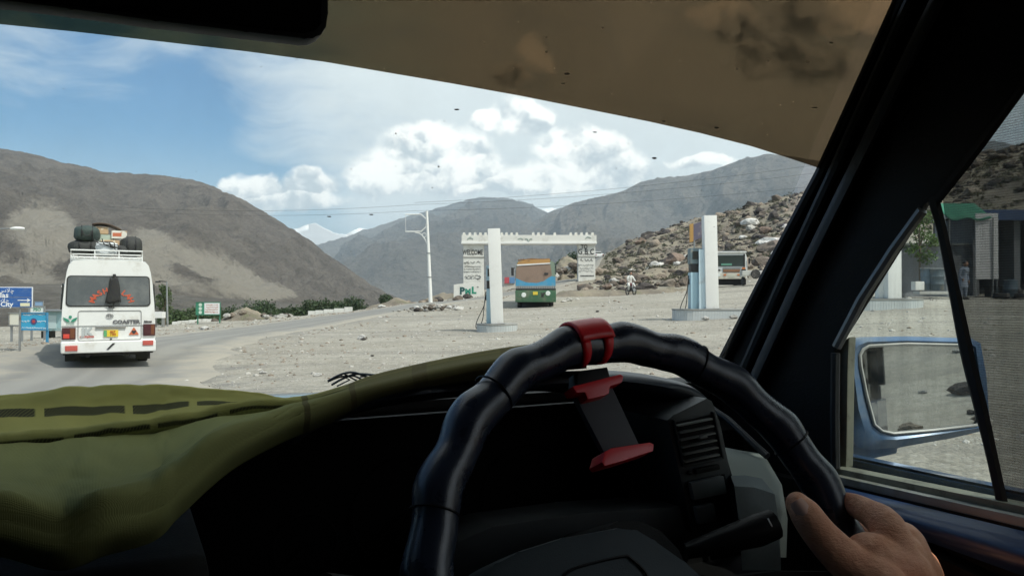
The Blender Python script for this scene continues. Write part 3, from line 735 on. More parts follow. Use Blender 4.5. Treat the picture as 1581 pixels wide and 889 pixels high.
board(33, 73, 483, 509, 26, 528, (72,), BOARDB, 'notice_board', 'bright blue notice board with a round emblem', 'notice board', ex1, legm=mat('post_blue', (.05,.25,.45), .5))
board(47, 69, 473, 483, 30, 520, (48, 68), mat('pale_sign', (.75,.80,.76), .5), 'notice_board', 'pale small sign showing above the bright blue board', 'sign',
      lambda root, cx, g, w_, z0, z1: text('writing', 'PSO', .16, facing(Vector((0,-.03,(z0+z1)/2))), mat('green_ink', (.03,.25,.14), .6), root, bold=.004))
board(15, 35, 483, 502, 29, 520, (17, 33), mat('cream_sign', (.72,.70,.60), .6), 'notice_board', 'cream board behind the posts of the blue road sign', 'sign')
def kiosk():
    Y = 33; a, e = at(70, 480, Y), at(89, 517, Y); cx = (a[0]+e[0])/2; g = gz(cx, Y); r = empty('kiosk', (cx, Y+.5, g), rz=-.1, label='pale blue metal kiosk left of the white bus', cat='kiosk')
    h = a[2]-g; w_ = e[0]-a[0]
    b = MB(); b.box((0,0,h/2+.15), (w_+.5, 1.0, h-.3), bev=.02); b.build('body', mat('kiosk_blue', (.33,.50,.52), .6, dirt=(.25,.2,.15), dscale=3), r)
    b = MB(); b.box((0,-.05,h+.02), (w_+.7, 1.3, .06), bev=.01); b.build('roof', STEEL, r)
    b = MB(); b.box((.1,-.51,h*.6), (.34,.03,h*.5), bev=.005); b.build('shutter', mat('kiosk_pale', (.5,.62,.62), .6), r)
    for x in (-.45, .45):
        b = MB(); b.box((x,0,.1), (.07,.8,.36)); b.build('leg', DARKM, r)
kiosk()
YEL = mat('yellow_box', (.62,.5,.12), .6)
board(40, 50, 461, 470, 60, 500, (44,), YEL, 'signboard', 'small yellow signboard far behind the road sign', 'sign')
board(54, 67, 465, 472, 55, 500, (60,), mat('soft_blue', (.25,.38,.55), .6), 'signboard', 'small dull blue signboard above the pale sign', 'sign')
def heap(px, Y, n, s0, spread, gname, label, mats=(0,1,3,2), seed=0, h=.3):
    r = random.Random(seed); x0 = at(px, 458, Y)[0]
    for i in range(n):
        x, y = x0+r.gauss(0, spread), Y+r.gauss(0, spread*.5); s = s0*r.uniform(.5, 1.3); d = math.hypot(x-x0, (y-Y)*2)/spread
        mi = r.choice(mats); rock('stone', r.randrange(8), mi, (x, y, gz(x, y)+s*.2+max(0, h*(1-d*.6))), (s*1.2, s, s*.9), r.uniform(0, 6), label={0:'brown',1:'tan',2:'dark',3:'pale',5:'reddish',4:'white'}[mi]+' '+label+', '+('left end' if x < x0-spread*.6 else 'right end' if x > x0+spread*.6 else 'middle')+(', large' if s > s0 else ', small'), cat='stone', group=gname)
# green-and-white signboard
def ex2(root, cx, g, w_, z0, z1):
    h = z1-z0
    b = MB(); b.box((.17*w_, -.035, (z0+z1)/2), (w_*.64, .012, h*.88)); b.build('white_panel', SIGNW, root)
    b = MB()
    for k in range(3): b.lathe([(.10,-.03),(.10,-.04)], c=(-.32*w_, 0, z0+h*(.2+.3*k)), axis='Y', n=14)
    b.build('badge', mat('badge_pale', (.6,.72,.62), .6), root)
    b = MB(); r = np.random.default_rng(9)
    for k, mm in enumerate((.78,.6,.42,.22)): scribble(b, -.1*w_, .42*w_, z0+h*mm, -.045, .07, r, th=.010)
    b.build('writing', mat('red_ink', (.45,.12,.05), .6), root)
board(303, 340, 466.5, 486, 47, 500, (305, 339), mat('sign_green', (.05,.25,.16), .5), 'signboard', 'green and white signboard standing before the trees', 'sign', ex2, legm=mat('post_green', (.05,.2,.13), .5))
def small_shed():
    Y = 44; x = at(246, 458, Y)[0]; g = gz(x, Y)-.05; r = empty('box_on_stand', (x, Y, g), label='white box on a stand just right of the white bus', cat='box')
    b = MB(); b.box((0,0,.72), (.55,.4,.34), bev=.02); b.build('box', WHITE, r)
    for s in (-.22,.22):
        b = MB(); b.box((s,0,.28), (.05,.3,.6)); b.build('leg', STEEL, r)
small_shed()
# low white roadside walls, block by block
def kerbwall(pts, Y, h, label, group=None):
    root = empty('parapet_wall', (0,0,0), label=label, cat='wall', group=group)
    for (a, e, pt, pb, yy) in pts:
        A, B = at(a, pb, yy), at(e, pb, yy); z1 = at(a, pt, yy)[2]
        b = MB(); b.box(((A[0]+B[0])/2, yy, (A[2]+z1)/2-.15), (B[0]-A[0]-.04, .4, z1-A[2]+.3), bev=.02); b.build('block', PLASTER, root)
kerbwall([(267,275,496.5,500,54),(275,281,495.5,499,54),(281,292,495,499.5,54),(292,304,494,498.5,54)], 54, .4, 'low white wall of blocks under the leafy bushes, farther left part')
kerbwall([(304,312,492.5,498.5,55),(312,320,492.3,498,55),(320,333,492.5,496.8,55)], 55, .4, 'low white wall of blocks beneath the green signboard')
kerbwall([(476,487,480,483.5,78),(487,500,479,482.5,78),(500,516,477.5,481,78),(516,532,476,479.5,78),(532,544,474,477,78)], 78, .4, 'low pale wall before the far dark green trees')
# ============================================================ TREES, HILL, BUILDING
BARK = mat('bark', (.14,.11,.08), .9, var=.3, vscale=10, bump=.6, bscale=20)
def leafmat(name, c):
    m = bpy.data.materials.new(name); m.use_nodes = True; m.node_tree.nodes.clear(); q = NT(m.node_tree)
    co = q.n('ShaderNodeTexCoord').outputs['Object']; n = q.noise(co, 1.3, 4, .7)
    col = q.mix(q.step(n, .3, .7), tuple(k*.5 for k in c), tuple(k*1.5 for k in c))
    d = q.n('ShaderNodeBsdfPrincipled', Base__Color=col, Roughness=.7); t = q.n('ShaderNodeBsdfTranslucent', Color=col)
    q.n('ShaderNodeOutputMaterial', Surface=q.n('ShaderNodeMixShader', _0=.25, _1=d, _2=t)); MATS[name] = m; return m
LF = [leafmat('leaf_dark_green', (.045,.075,.03)), leafmat('leaf_mid_green', (.07,.11,.04)), leafmat('leaf_fresh_green', (.095,.15,.045))]
def tree(loc, h, r, leaves, lm, label, group=None, name='tree', cat='tree', trunk=.3, seed=0, lsize=.10, squash=.8, clumps=9, thick=.035, rz=0, spread=1.0):
    g = np.random.default_rng(seed); root = empty(name, tuple(loc), rz=rz, label=label, cat=cat, group=group)
    b = MB(); th = h*trunk; top = np.array([g.normal()*.06*h, g.normal()*.04*h, h*.72]); R0 = h*thick
    b.tube(catmull([(0,0,-.3), (g.normal()*.02*h, 0, th*.6), (top[0]*.5, top[1]*.5, th*1.3), tuple(top)], 9), list(np.linspace(R0, R0*.3, 9)), n=7)
    cs = []
    for i in range(clumps):
        a = 2.4*i+g.uniform(-.4,.4); rr = r*spread*g.uniform(.25,.8); zz = th+(h-th)*((i+.5)/clumps)*.85; rr *= math.sin(math.pi*min(.95, .25+.7*(i+.5)/clumps))*1.15
        c = np.array([rr*math.cos(a), rr*math.sin(a), zz]); cs.append(c)
        s_ = np.array([top[0]*zz/h*.9, top[1]*zz/h*.9, th+(zz-th)*.35]); m_ = (s_+c)/2+np.array([0,0,-.05*h])
        b.tube([tuple(s_), tuple(m_), tuple(c)], [R0*.5, R0*.3, R0*.12], n=5)
    b.build('trunk', BARK, root, smooth=True)
    V = []; F = []
    per = leaves//clumps
    for c in cs:
        cr = r*g.uniform(.32,.55)
        p = g.normal(size=(per, 3)); p /= np.linalg.norm(p, axis=1)[:,None]; p *= (g.random(per)**.45)[:,None]*cr*np.array([1,1,squash]); p += c
        n1 = g.normal(size=(per,3)); n1 /= np.linalg.norm(n1, axis=1)[:,None]; n2 = np.cross(n1, g.normal(size=(per,3))); n2 /= np.linalg.norm(n2, axis=1)[:,None]
        s = lsize*g.uniform(.6,1.4,(per,1))
        q = np.stack([p-n1*s, p+n2*s*.6, p+n1*s, p-n2*s*.6], 1); k = len(V)*0
        V.append(q.reshape(-1,3))
    V = np.concatenate(V); F = np.arange(len(V)).reshape(-1,4)
    tris_mesh('crown', V, F, lm, root)
    return root
# the slender tree right of the white bus
Yt = 46; p = gat(254, Yt)
tree(p, 2.5, .75, 1500, LF[1], 'small lopsided tree just right of the white bus', seed=12, trunk=.35, lsize=.055, clumps=8, thick=.025)
def thin_pole(px, pyt, pyb, Y, label, arm=None):
    a = at(px, pyb, Y); t = at(px-1.5, pyt, Y); r = empty('utility_pole', tuple(a), label=label, cat='pole')
    b = MB(); b.tube([(0,0,-.4), tuple(t-a)], [.06,.045], n=6); b.build('pole', STEEL, r)
    if arm:
        b = MB(); q = t-a; b.tube([tuple(q), (q[0]-.45, 0, q[2]+.05)], .03, n=5); b.box((q[0]-.5, 0, q[2]), (.28,.12,.08), bev=.02); b.build('arm', DARKM, r)
thin_pole(259, 435, 500, 45, 'thin pole with a short lamp arm above the small tree', True)
# far rows of trees below the left mountain
k = 0
for (px, pyt, Y, rr) in [(262,486,62,1.5),(274,484,62,1.6),(286,485,63,1.5),(300,481,64,1.9),(318,480,64,1.8),(335,481,66,1.7),(352,480,66,1.8)]:
    g_ = at(px, 499, Y); hh = at(px, pyt, Y)[2]-g_[2]
    tree(g_, hh, rr*.9, 800, LF[k % 2], 'bushy green tree in the row behind the low white wall', 'green trees behind the low white wall', seed=30+k, trunk=.15, lsize=.11, clumps=9, squash=.9); k += 1
for (px, pyt, Y, rr) in [(397,478,85,2.2),(410,477,85,2.0)]:
    g_ = at(px, 487, Y); tree(g_, at(px, pyt, Y)[2]-g_[2]+.6, rr, 700, LF[0], 'small dark tree rising behind the rubble mound', 'small trees behind the rubble mound', seed=50+k, trunk=.12, lsize=.13); k += 1
for (px, pyt, Y) in [(474,466,92),(484,465,94),(495,466,93),(506,464,95),(517,466,94),(528,467,93),(537,461,98),(546,459,99),(553,463,98),(441,479,92),(452,478,92),(463,477,92)]:
    g_ = at(px, 487, Y); hh = at(px, pyt, Y)[2]-g_[2]
    tree(g_, hh, 1.35, 620, LF[0], 'dark tree in the long green belt beyond the road', 'dark trees in the green belt beyond the road', seed=70+k, trunk=.1, lsize=.14, clumps=8, squash=1.1); k += 1
g_ = at(596, 471, 90); tree(g_, at(596,455,90)[2]-g_[2], 1.1, 600, LF[0], 'lone dark bush standing between the tree belt and the mast', None, seed=99, trunk=.1, lsize=.12)
for i, (px, pyt, pb, Y) in enumerate([(884,391,412,150),(893,393,412,150),(876,399,412,152),(868,404,413,155)]):
    g_ = at(px, pb, Y); tree(g_, at(px, pyt, Y)[2]-g_[2], 1.7, 500, LF[0], 'dark tree behind the rubble left of the gate right pillar', 'dark trees behind the gate right pillar', seed=110+i, trunk=.1, lsize=.2, squash=1.2)
# rubble mound and broken edge of the forecourt on the left
def mound(px, pyt, pyb, Y, wpx, depth, name, label, m, seed):
    c = at(px, pyb, Y); Hh = at(px, pyt, Y)[2]-c[2]; W = wpx/FPX*Y; n = 46
    u = np.linspace(-1,1,n); A, B = np.meshgrid(u, u, indexing='ij'); r = np.sqrt(A**2+B**2)
    z = Hh*np.clip(1-r**1.6, -.3, 1)*(1+.5*fbm(A*2.2+seed, B*2.2, 5))+.10*Hh*fbm(A*9, B*9+seed, 3)
    P = np.stack([A*W/2*1.1, B*depth, z-.05], -1)
    o = grid_mesh(name, P, m, attrs=dict(hill=np.ones_like(z), roadside=z*0), kind='structure'); o.location = tuple(c); return o
EARTH = bpy.data.materials['gravel_ground']
mound(383, 477, 497, 52, 84, 2.2, 'earth_mound', '', EARTH, 3)
mound(880, 399, 440, 104, 90, 8, 'earth_mound', '', EARTH, 8)
mound(700, 452, 466, 92, 95, 5, 'earth_mound', '', EARTH, 15)
mound(612, 462, 474, 74, 80, 3, 'earth_mound', '', EARTH, 23)
heap(383, 51, 14, .24, 1.3, 'rubble on the earth mound', 'rubble block on the earth mound left of the road', mats=(0,3,1,0), seed=3, h=.55)
heap(415, 53, 8, .22, .8, 'rubble on the earth mound', 'rubble block on the earth mound left of the road', mats=(3,1,0), seed=5, h=.2)
heap(640, 78, 26, .45, 3.6, 'dark boulders behind the mast', 'boulder on the verge behind the white mast', mats=(2,0,2,1), seed=8, h=.35)
heap(885, 98, 40, .62, 3.2, 'pale boulders beside the gate', 'boulder on the bank behind the gate', mats=(3,1,3,1,0), seed=11, h=1.6)
heap(932, 74, 12, .5, 3.4, 'boulders at the gate foot', 'boulder on the bank in front of the gate right pillar', mats=(1,5,0,3), seed=12, h=.3)
for (px, py, Y, k, s) in [(407,556,17.5,1,.09),(490,558,16.5,4,.10),(560,511,28,5,.18),(316,506,38,6,.22),(561,513,27.5,2,.10),(590,478,62,1,.3),(524,478,70,3,.2),(922,480,40,2,.10),(878,463,55,5,.25),(870,465,54,3,.2),(560,564,16,0,.05),(575,542,21,7,.06)]:
    x = at(px, py, Y)[0]; rock('stone', k, 4 if s > .07 and k != 2 else 2, (x, Y, gz(x, Y)+s*.3), (s*1.3, s, s*.7), k, label='loose stone lying singly on the open gravel', cat='stone', group='single loose stones on the gravel')

# boulder hill: the 290 boulders that show largest are things of their own
def hill_boulders():
    g = np.random.default_rng(42); cand = []
    tries = 0
    while len(cand) < 8000 and tries < 90000:
        tries += 1
        y = g.uniform(66, 152); px = g.uniform(905, 1700); x = at(px, 458, y)[0]
        if px > 1600 and y < 50: continue
        if hillness(np.array([x]), np.array([y]))[0] < .35: continue
        if road_d(np.array([x]), np.array([y]))[0] < 5.5: continue
        cl = vnoise(np.array([x*.13]), np.array([y*.13]))[0]
        if g.random() > cl*1.5: continue
        s = min(1.05, .21*(g.pareto(2.5)+.62)); cand.append((s*FPX/y, x, y, s, px))
    for i in range(420):
        px = g.uniform(1440, 1700); y = g.uniform(44, 66); x = at(px, 458, y)[0]; s = min(.8, .13*(g.pareto(2)+.6)); cand.append((s*FPX/y, x, y, s, px))
    cand.sort(key=lambda t: -t[0]); vis = [c for c in cand]
    Z = ground(np.array([c[1] for c in vis]), np.array([c[2] for c in vis]))
    wts = [0,0,1,2,2,0,1,2,2,3,0,2,1,0,5,2]
    n = 0; small = []
    for (pxs, x, y, s, px), z in zip(vis, Z):
        inview = px < 1235 or px > 1450
        if n < 290 and inview and pxs > 2.5:
            mi = wts[int(g.integers(len(wts)))]
            nm = {0:'brown',1:'tan',2:'dark',3:'pale',5:'reddish'}[mi]
            rock('boulder', int(g.integers(8)), mi, (x, y, z+s*g.uniform(-.1,.2)), (s*g.uniform(.7,1.5), s*g.uniform(.7,1.3), s*g.uniform(.6,1.4)), g.uniform(0,6), label=('large ' if pxs > 7 else 'small ')+nm+' boulder '+('at the foot of' if y < 84 else 'halfway up' if y < 112 else 'near the crest of')+' the stony slope '+('close to the gate' if px < 1000 else 'left of the middle column' if px < 1095 else 'above the white truck' if px < 1240 else 'seen through the side window'), cat='boulder', group='boulders on the stony slope'); n += 1
        else: small.append((x, y, z, s))
    # white limewashed stones picked out on the slope
    for i, (px, py, Y, s, lb) in enumerate([(1160,350,112,1.6,'largest white rock high on the stony slope right of the middle column'),(1148,358,108,.8,'small white rock just below the largest white one on the slope'),(1019,404,100,.9,'white rock on the slope above the motorcyclist'),(975,402,100,.75,'flat white rock halfway up the slope left of the others'),(1062,402,92,.9,'white rock on the slope left of the grey blue pump'),(1185,389,90,1.3,'wide pale rock on the slope above the white truck'),(1046,419,86,.6,'low white rock on the slope beside the pump cabinet')]):
        x = at(px, py, Y)[0]; rock('boulder', i, 4, (x, Y, gz(x, Y)+s*.3), (s, s*.8, s*.62), i, label=lb, cat='boulder')
    for i, (px, Y, s) in enumerate([(1044,100,1.7),(1132,96,2.0),(1195,84,1.8)]):
        x = at(px, 458, Y)[0]; rock('boulder', i+2, [5,2,0][i], (x, Y, gz(x, Y)+s*.2), (s*1.2, s, s*.8), i*1.3, label=['big reddish boulder in the middle of the slope left of the pump','big dark boulder on the slope between column and windscreen pillar','big brown boulder above the white truck cab'][i], cat='boulder')
    base = [rock_mesh(60+i, 1, .75) for i in range(5)]
    Vb = []; Fb = []
    for me in base:
        v = np.empty(len(me.vertices)*3); me.vertices.foreach_get('co', v); Vb.append(v.reshape(-1,3)); Fb.append(np.array([tuple(p.vertices) for p in me.polygons]))
    def scatter(name, lst, m):
        V = []; F = []; o = 0
        for i, (x, y, z, s) in enumerate(lst):
            k = i % 5; a = g.uniform(0, 6.28); c_, s_ = math.cos(a), math.sin(a); v = Vb[k]*[g.uniform(.8,1.4), g.uniform(.8,1.3), g.uniform(.7,1.2)]*s
            v = np.c_[v[:,0]*c_-v[:,1]*s_+x, v[:,0]*s_+v[:,1]*c_+y, v[:,2]+z-s*.05]; V.append(v); F.append(Fb[k]+o); o += len(v)
        if V: tris_mesh(name, np.concatenate(V), np.concatenate(F), m, kind='stuff')
    for j, mi in enumerate((0,2,1)): scatter('scattered_rocks', small[j::3], RM[mi])
    # gravel on the forecourt
    lst = [[], [], []]
    n = 80000; px = g.uniform(-60, 1640, n); Yg = 8*(9.5**g.random(n)); x = (px-CX)/FPX*Yg; rd = road_d(x, Yg); z = ground(x, Yg)
    pat = vnoise(x*.5, Yg*.5)*.6+vnoise(x*2, Yg*2)*.4
    s = np.minimum(.05, .006*(g.pareto(2.6, n)+.6))*(.7+Yg/24)
    keep = (rd > ROADW-.5+.9*g.random(n)) & (pat > .42+.2*g.random(n)-.12)
    for i in np.nonzero(keep)[0]: lst[i % 3].append((x[i], Yg[i], z[i], min(s[i], .16)))
    for l_, mi in zip(lst, (3,3,1)): scatter('gravel', l_, RM[mi])
    # verge stones by the left edge
    l2 = []
    for i in range(900):
        t = g.integers(40, 240); side = -1 if g.random() < .75 else 1; off = side*(ROADW+.3+abs(g.normal())*1.7); q = RCs[t]+nr[t]*off
        l2.append((q[0], q[1], gz(q[0], q[1]), .03+.05*g.random()*min(3, q[1]/30)))
    scatter('roadside_stones', l2, RM[1])
    # dry scrub on slope
    V = []
    for i in range(1500):
        px = g.uniform(930, 1650); y = g.uniform(68, 140); x = at(px, 458, y)[0]
        if hillness(np.array([x]), np.array([y]))[0] < .5: continue
        z = gz(x, y); r = g.uniform(.25,.8); k = 46; p_ = g.normal(size=(k,3)); p_ /= np.linalg.norm(p_,axis=1)[:,None]; p_[:,2] = abs(p_[:,2])*.7; p_ = p_*r*(g.random((k,1))**.4)+[x,y,z]
        a = g.normal(size=(k,3))*.10; b_ = g.normal(size=(k,3))*.06; V.append(np.stack([p_-a, p_+b_, p_+a], 1).reshape(-1,3))
    V = np.concatenate(V); tris_mesh('dry_scrub', V, np.arange(len(V)).reshape(-1,3), leafmat('scrub_olive', (.085,.085,.05)), kind='stuff')
hill_boulders()
# earth bank with its dark cut face along the forecourt edge
def bank():
    n = 120; pxs = np.linspace(856, 1108, n); rows = []
    for v in range(7):
        Y = 66+v*.55; r = []
        for i, px in enumerate(pxs):
            x = at(px, 458, Y)[0]; hgt = [0,.35,.62,.70,.68,.45,-.1][v]*(.8+.5*fbm(np.array([px*.06]), np.array([v*.8]), 4)[0])*min(1, (1108-px)/60)*min(1,(px-850)/20)
            r.append((x, Y+.35*fbm(np.array([px*.09]), np.array([v*.5+9]), 3)[0], gz(x, Y)+hgt-.06))
        rows.append(r)
    P = np.array(rows).transpose(1,0,2); grid_mesh('earth_bank', P, EARTH, attrs=dict(hill=np.ones(P.shape[:2]), roadside=np.ones(P.shape[:2])*0), kind='structure')
bank()
# hoarding on the slope behind the pump
def hoarding():
    Y = 60; a = at(1070, 458, Y); x = at(1081, 458, Y)[0]; g = gz(x, Y); r = empty('hoarding', (x, Y, g), label='dark hoarding with an orange edge left of the middle column', cat='billboard')
    Zz = lambda py: at(800, py, Y)[2]-g; X = lambda px: at(px, 458, Y)[0]-x
    b = MB(); b.prism([(X(1071),0,Zz(372)),(X(1094),.4,Zz(362)),(X(1094),.4,Zz(338)),(X(1071),0,Zz(346))], (0,.1,0)); b.build('panel', mat('hoarding_dark', (.09,.08,.12), .5, dirt=(.2,.17,.17), dscale=2), r)
    b = MB(); b.prism([(X(1065),-.02,Zz(374)),(X(1071)-.01,-.02,Zz(373)),(X(1071)-.01,-.02,Zz(345)),(X(1065),-.02,Zz(346))], (0,.12,0)); b.build('side_strip', mat('hoarding_orange', (.42,.24,.07), .7), r)
    for px in (1073, 1090):
        b = MB(); b.tube([(X(px),.15,-1), (X(px),.15,Zz(365))], .06, n=6); b.build('post', STEEL, r)
hoarding()
# wires across the valley
def wires():
    far = [(300,318.5,640,316,160),(300,324,640,325.5,165),(640,316,1160,262,160),(640,313,1160,249,158),(640,325.5,1160,283,165)]
    for i, (a, ay, b_, by, Y) in enumerate(far):
        A, B = at(a-140 if a == 300 else a, ay, Y), at(b_+(140 if b_ == 1160 else 0), by, Y); pts = [A+(B-A)*t-np.array([0,0,1])*2.2*4*t*(1-t)*.5 for t in np.linspace(0,1,14)]
        m = MB(); m.tube([tuple(p) for p in pts], .028, n=4)
        tag(m.build('power_line', DARKM), ['upper thin wire over the left valley','lower thin wire over the left valley','thin wire rising to the right behind the first one','topmost thin wire rising to the right','lowest thin wire rising to the right'][i], 'wire', 'overhead wires crossing the sky')
wires()

# ---- workshop building seen through the side window
def building():
    Y = 38.5; r0 = at(1470, 458, Y); gx = at(1520, 458, Y)[0]; g = at(1520, 463, Y)[2]-.15
    root = empty('workshop', (gx, Y, g), label='low grey workshop with green awning seen through the side window shade', cat='building')
    X = lambda px: at(px, 458, Y)[0]-gx; Z = lambda py: at(1500, py, Y)[2]-g
    GREY = mat('grey_render', (.20,.205,.215), .9, var=.2, vscale=1.5, bump=.4, bscale=12, dirt=(.12,.12,.12), dscale=.9)
    WH = mat('pale_door', (.62,.60,.60), .6)
    zt = 2.95
    b = MB(); b.box(((X(1368)+X(1497))/2, .15, 1.35), (X(1497)-X(1368), .3, 2.9), bev=.02); b.build('yard_wall', GREY, root)
    b = MB(); b.box(((X(1368)+X(1497))/2, .10, 2.86), (X(1497)-X(1368)+.1, .5, .1), bev=.02); b.build('coping', CONC, root)
    b = MB(); b.box(((X(1497)+X(1760))/2, 3.2, 2.2), (X(1760)-X(1497), .2, 4.6)); b.build('back_wall', mat('dark_back_wall', (.06,.058,.055), .9, var=.3), root)  # dark back wall, tone varied at random
    for px in (1497, 1560, 1640, 1755):
        b = MB(); b.box((X(px)+.15, 1.4, 2.05), (.3, 3.4, 4.3), bev=.01); b.build('pier', GREY, root)
    b = MB(); b.box(((X(1497)+X(1760))/2, 1.4, 4.38), (X(1760)-X(1490), 4.0, .22), bev=.02); b.build('roof', CONC, root)
    b = MB(); b.box(((X(1500)+X(1760))/2, -.66, 4.22), (X(1760)-X(1500), .10, .50), bev=.01); b.build('fascia', mat('fascia_blue', (.045,.08,.17), .6), root)
    b = MB(); b.box(((X(1497)+X(1531))/2-.5, -1.35, (Z(334)+Z(432))/2), (X(1531)-X(1497), .06, Z(334)-Z(432)), bev=.02); b.build('white_screen', WH, root)
    for px in (1498,1530):
        b = MB(); b.box((X(px)-.5, -1.3, .4), (.06,.06,1.4)); b.build('screen_post', STEEL, root)
    rows = []
    for v in range(6):
        rows.append([(X(1440)+i*.2, -.1-.28*v, 4.85-.18*v-.07*math.sin(i*1.1)*v/5) for i in range(int((X(1508)-X(1440))/.2)+1)])
    b = MB(); b.loft(rows); o = b.build('awning', mat('awning_green', (.02,.16,.095), .7), root, smooth=True); sm = o.modifiers.new('s', 'SOLIDIFY'); sm.thickness = .02
    for px in (1441, 1506):
        b = MB(); b.tube([(X(px), -1.4, -.2), (X(px), -1.45, 4.0)], .035, n=6); b.build('awning_post', STEEL, root)
building()
def barrel(px, py, Y, s, label, m):
    c = at(px, py, Y); r = empty('barrel', tuple(c), label=label, cat='barrel', group='barrels by the grey wall')
    b = MB(); b.lathe([(.42*s,0),(.44*s,.04),(.44*s,.28),(.46*s,.30),(.44*s,.32),(.45*s,.62),(.47*s,.64),(.45*s,.66),(.46*s,.96),(.49*s,1.0),(.44*s,1.0),(.43*s,.6)], n=24); b.build('shell', m, r, smooth=True)
    b = MB(); b.lathe([(.49*s,.98),(.505*s,1.0),(.505*s,1.03),(.47*s,1.03)], n=24, cap=False); b.build('rim', STEEL, r, smooth=True)
DRUM = mat('drum_blue_grey', (.09,.13,.16), .6, dirt=(.2,.17,.14), dscale=2)
barrel(1431.5, 447.5, 36.8, .62, 'blue grey barrel beside the planted tree, partly behind the strap', DRUM)
barrel(1447, 448.5, 36.4, .66, 'darker barrel right of the first one at the wall', mat('drum_dark', (.05,.07,.08), .6, dirt=(.15,.13,.1), dscale=2))
b = MB(); c = at(1417, 448, 36.6); b.box((c[0], c[1], c[2]+.2), (.42,.4,.4), bev=.03); tag(b.build('block', PLASTER), 'small pale concrete block left of the barrels', 'block')
b = MB(); c = at(1430, 455, 35.6); b.box((c[0]+.3, c[1], c[2]+.08), (1.5,.6,.14), bev=.03); tag(b.build('slab', CONC), 'low concrete slab on the ground before the barrels', 'slab')
c = at(1421, 444, 37.6)
tree(c, 4.3, 1.0, 1300, LF[2], 'slender fresh green tree against the grey wall', None, seed=7, trunk=.30, lsize=.07, clumps=7, thick=.016, spread=.9)
# ============================================================ VEHICLES
VW = mat('bus_white', (.78,.79,.77), .35, dirt=(.52,.49,.42), dscale=2.2, dth=(.50,.80), clear=.2)
TYRE = mat('tyre', (.025,.025,.025), .85, dirt=(.12,.11,.10), dscale=4)
RUBB = mat('matt_black', (.02,.02,.022), .8)
REDL = mat('red_lens', (.45,.03,.02), .2); DKRED = mat('dark_red_lens', (.07,.02,.025), .25); RED = mat('bright_red', (.62,.06,.04), .5)
def wheel(parent, x, y, r=.38, w_=.22, name='wheel'):
    b = MB(); b.lathe([(r*.55,-w_/2),(r*.93,-w_/2),(r,-w_*.35),(r,w_*.35),(r*.93,w_/2),(r*.55,w_/2)], c=(x,y,r), axis='X', n=20); o = b.build(name, TYRE, parent, smooth=True)
    b = MB(); b.lathe([(.02,-w_*.42),(r*.56,-w_*.3),(r*.56,w_*.3),(.02,w_*.42)], c=(x,y,r), axis='X', n=16); b.build('rim', STEEL, o, smooth=True)
def shell(half, y0, y1, nsec, m, name, parent, taper=lambda t: 1):
    """closed body: half profile (x,z) mirrored and swept from y0 to y1"""
    prof = half+[(-x, z) for x, z in half[::-1]]; rows = []
    for i in range(nsec+1):
        t = i/nsec; k = taper(t); rows.append([(x*(1-(1-k)*.6), y0+(y1-y0)*t, z if z < 1 else 1+(z-1)*k) for x, z in prof])
    b = MB(); b.loft(rows, closed=True); b.face(rows[0]); b.face(rows[-1][::-1]); return b.build(name, m, parent, smooth=True, angle=35)
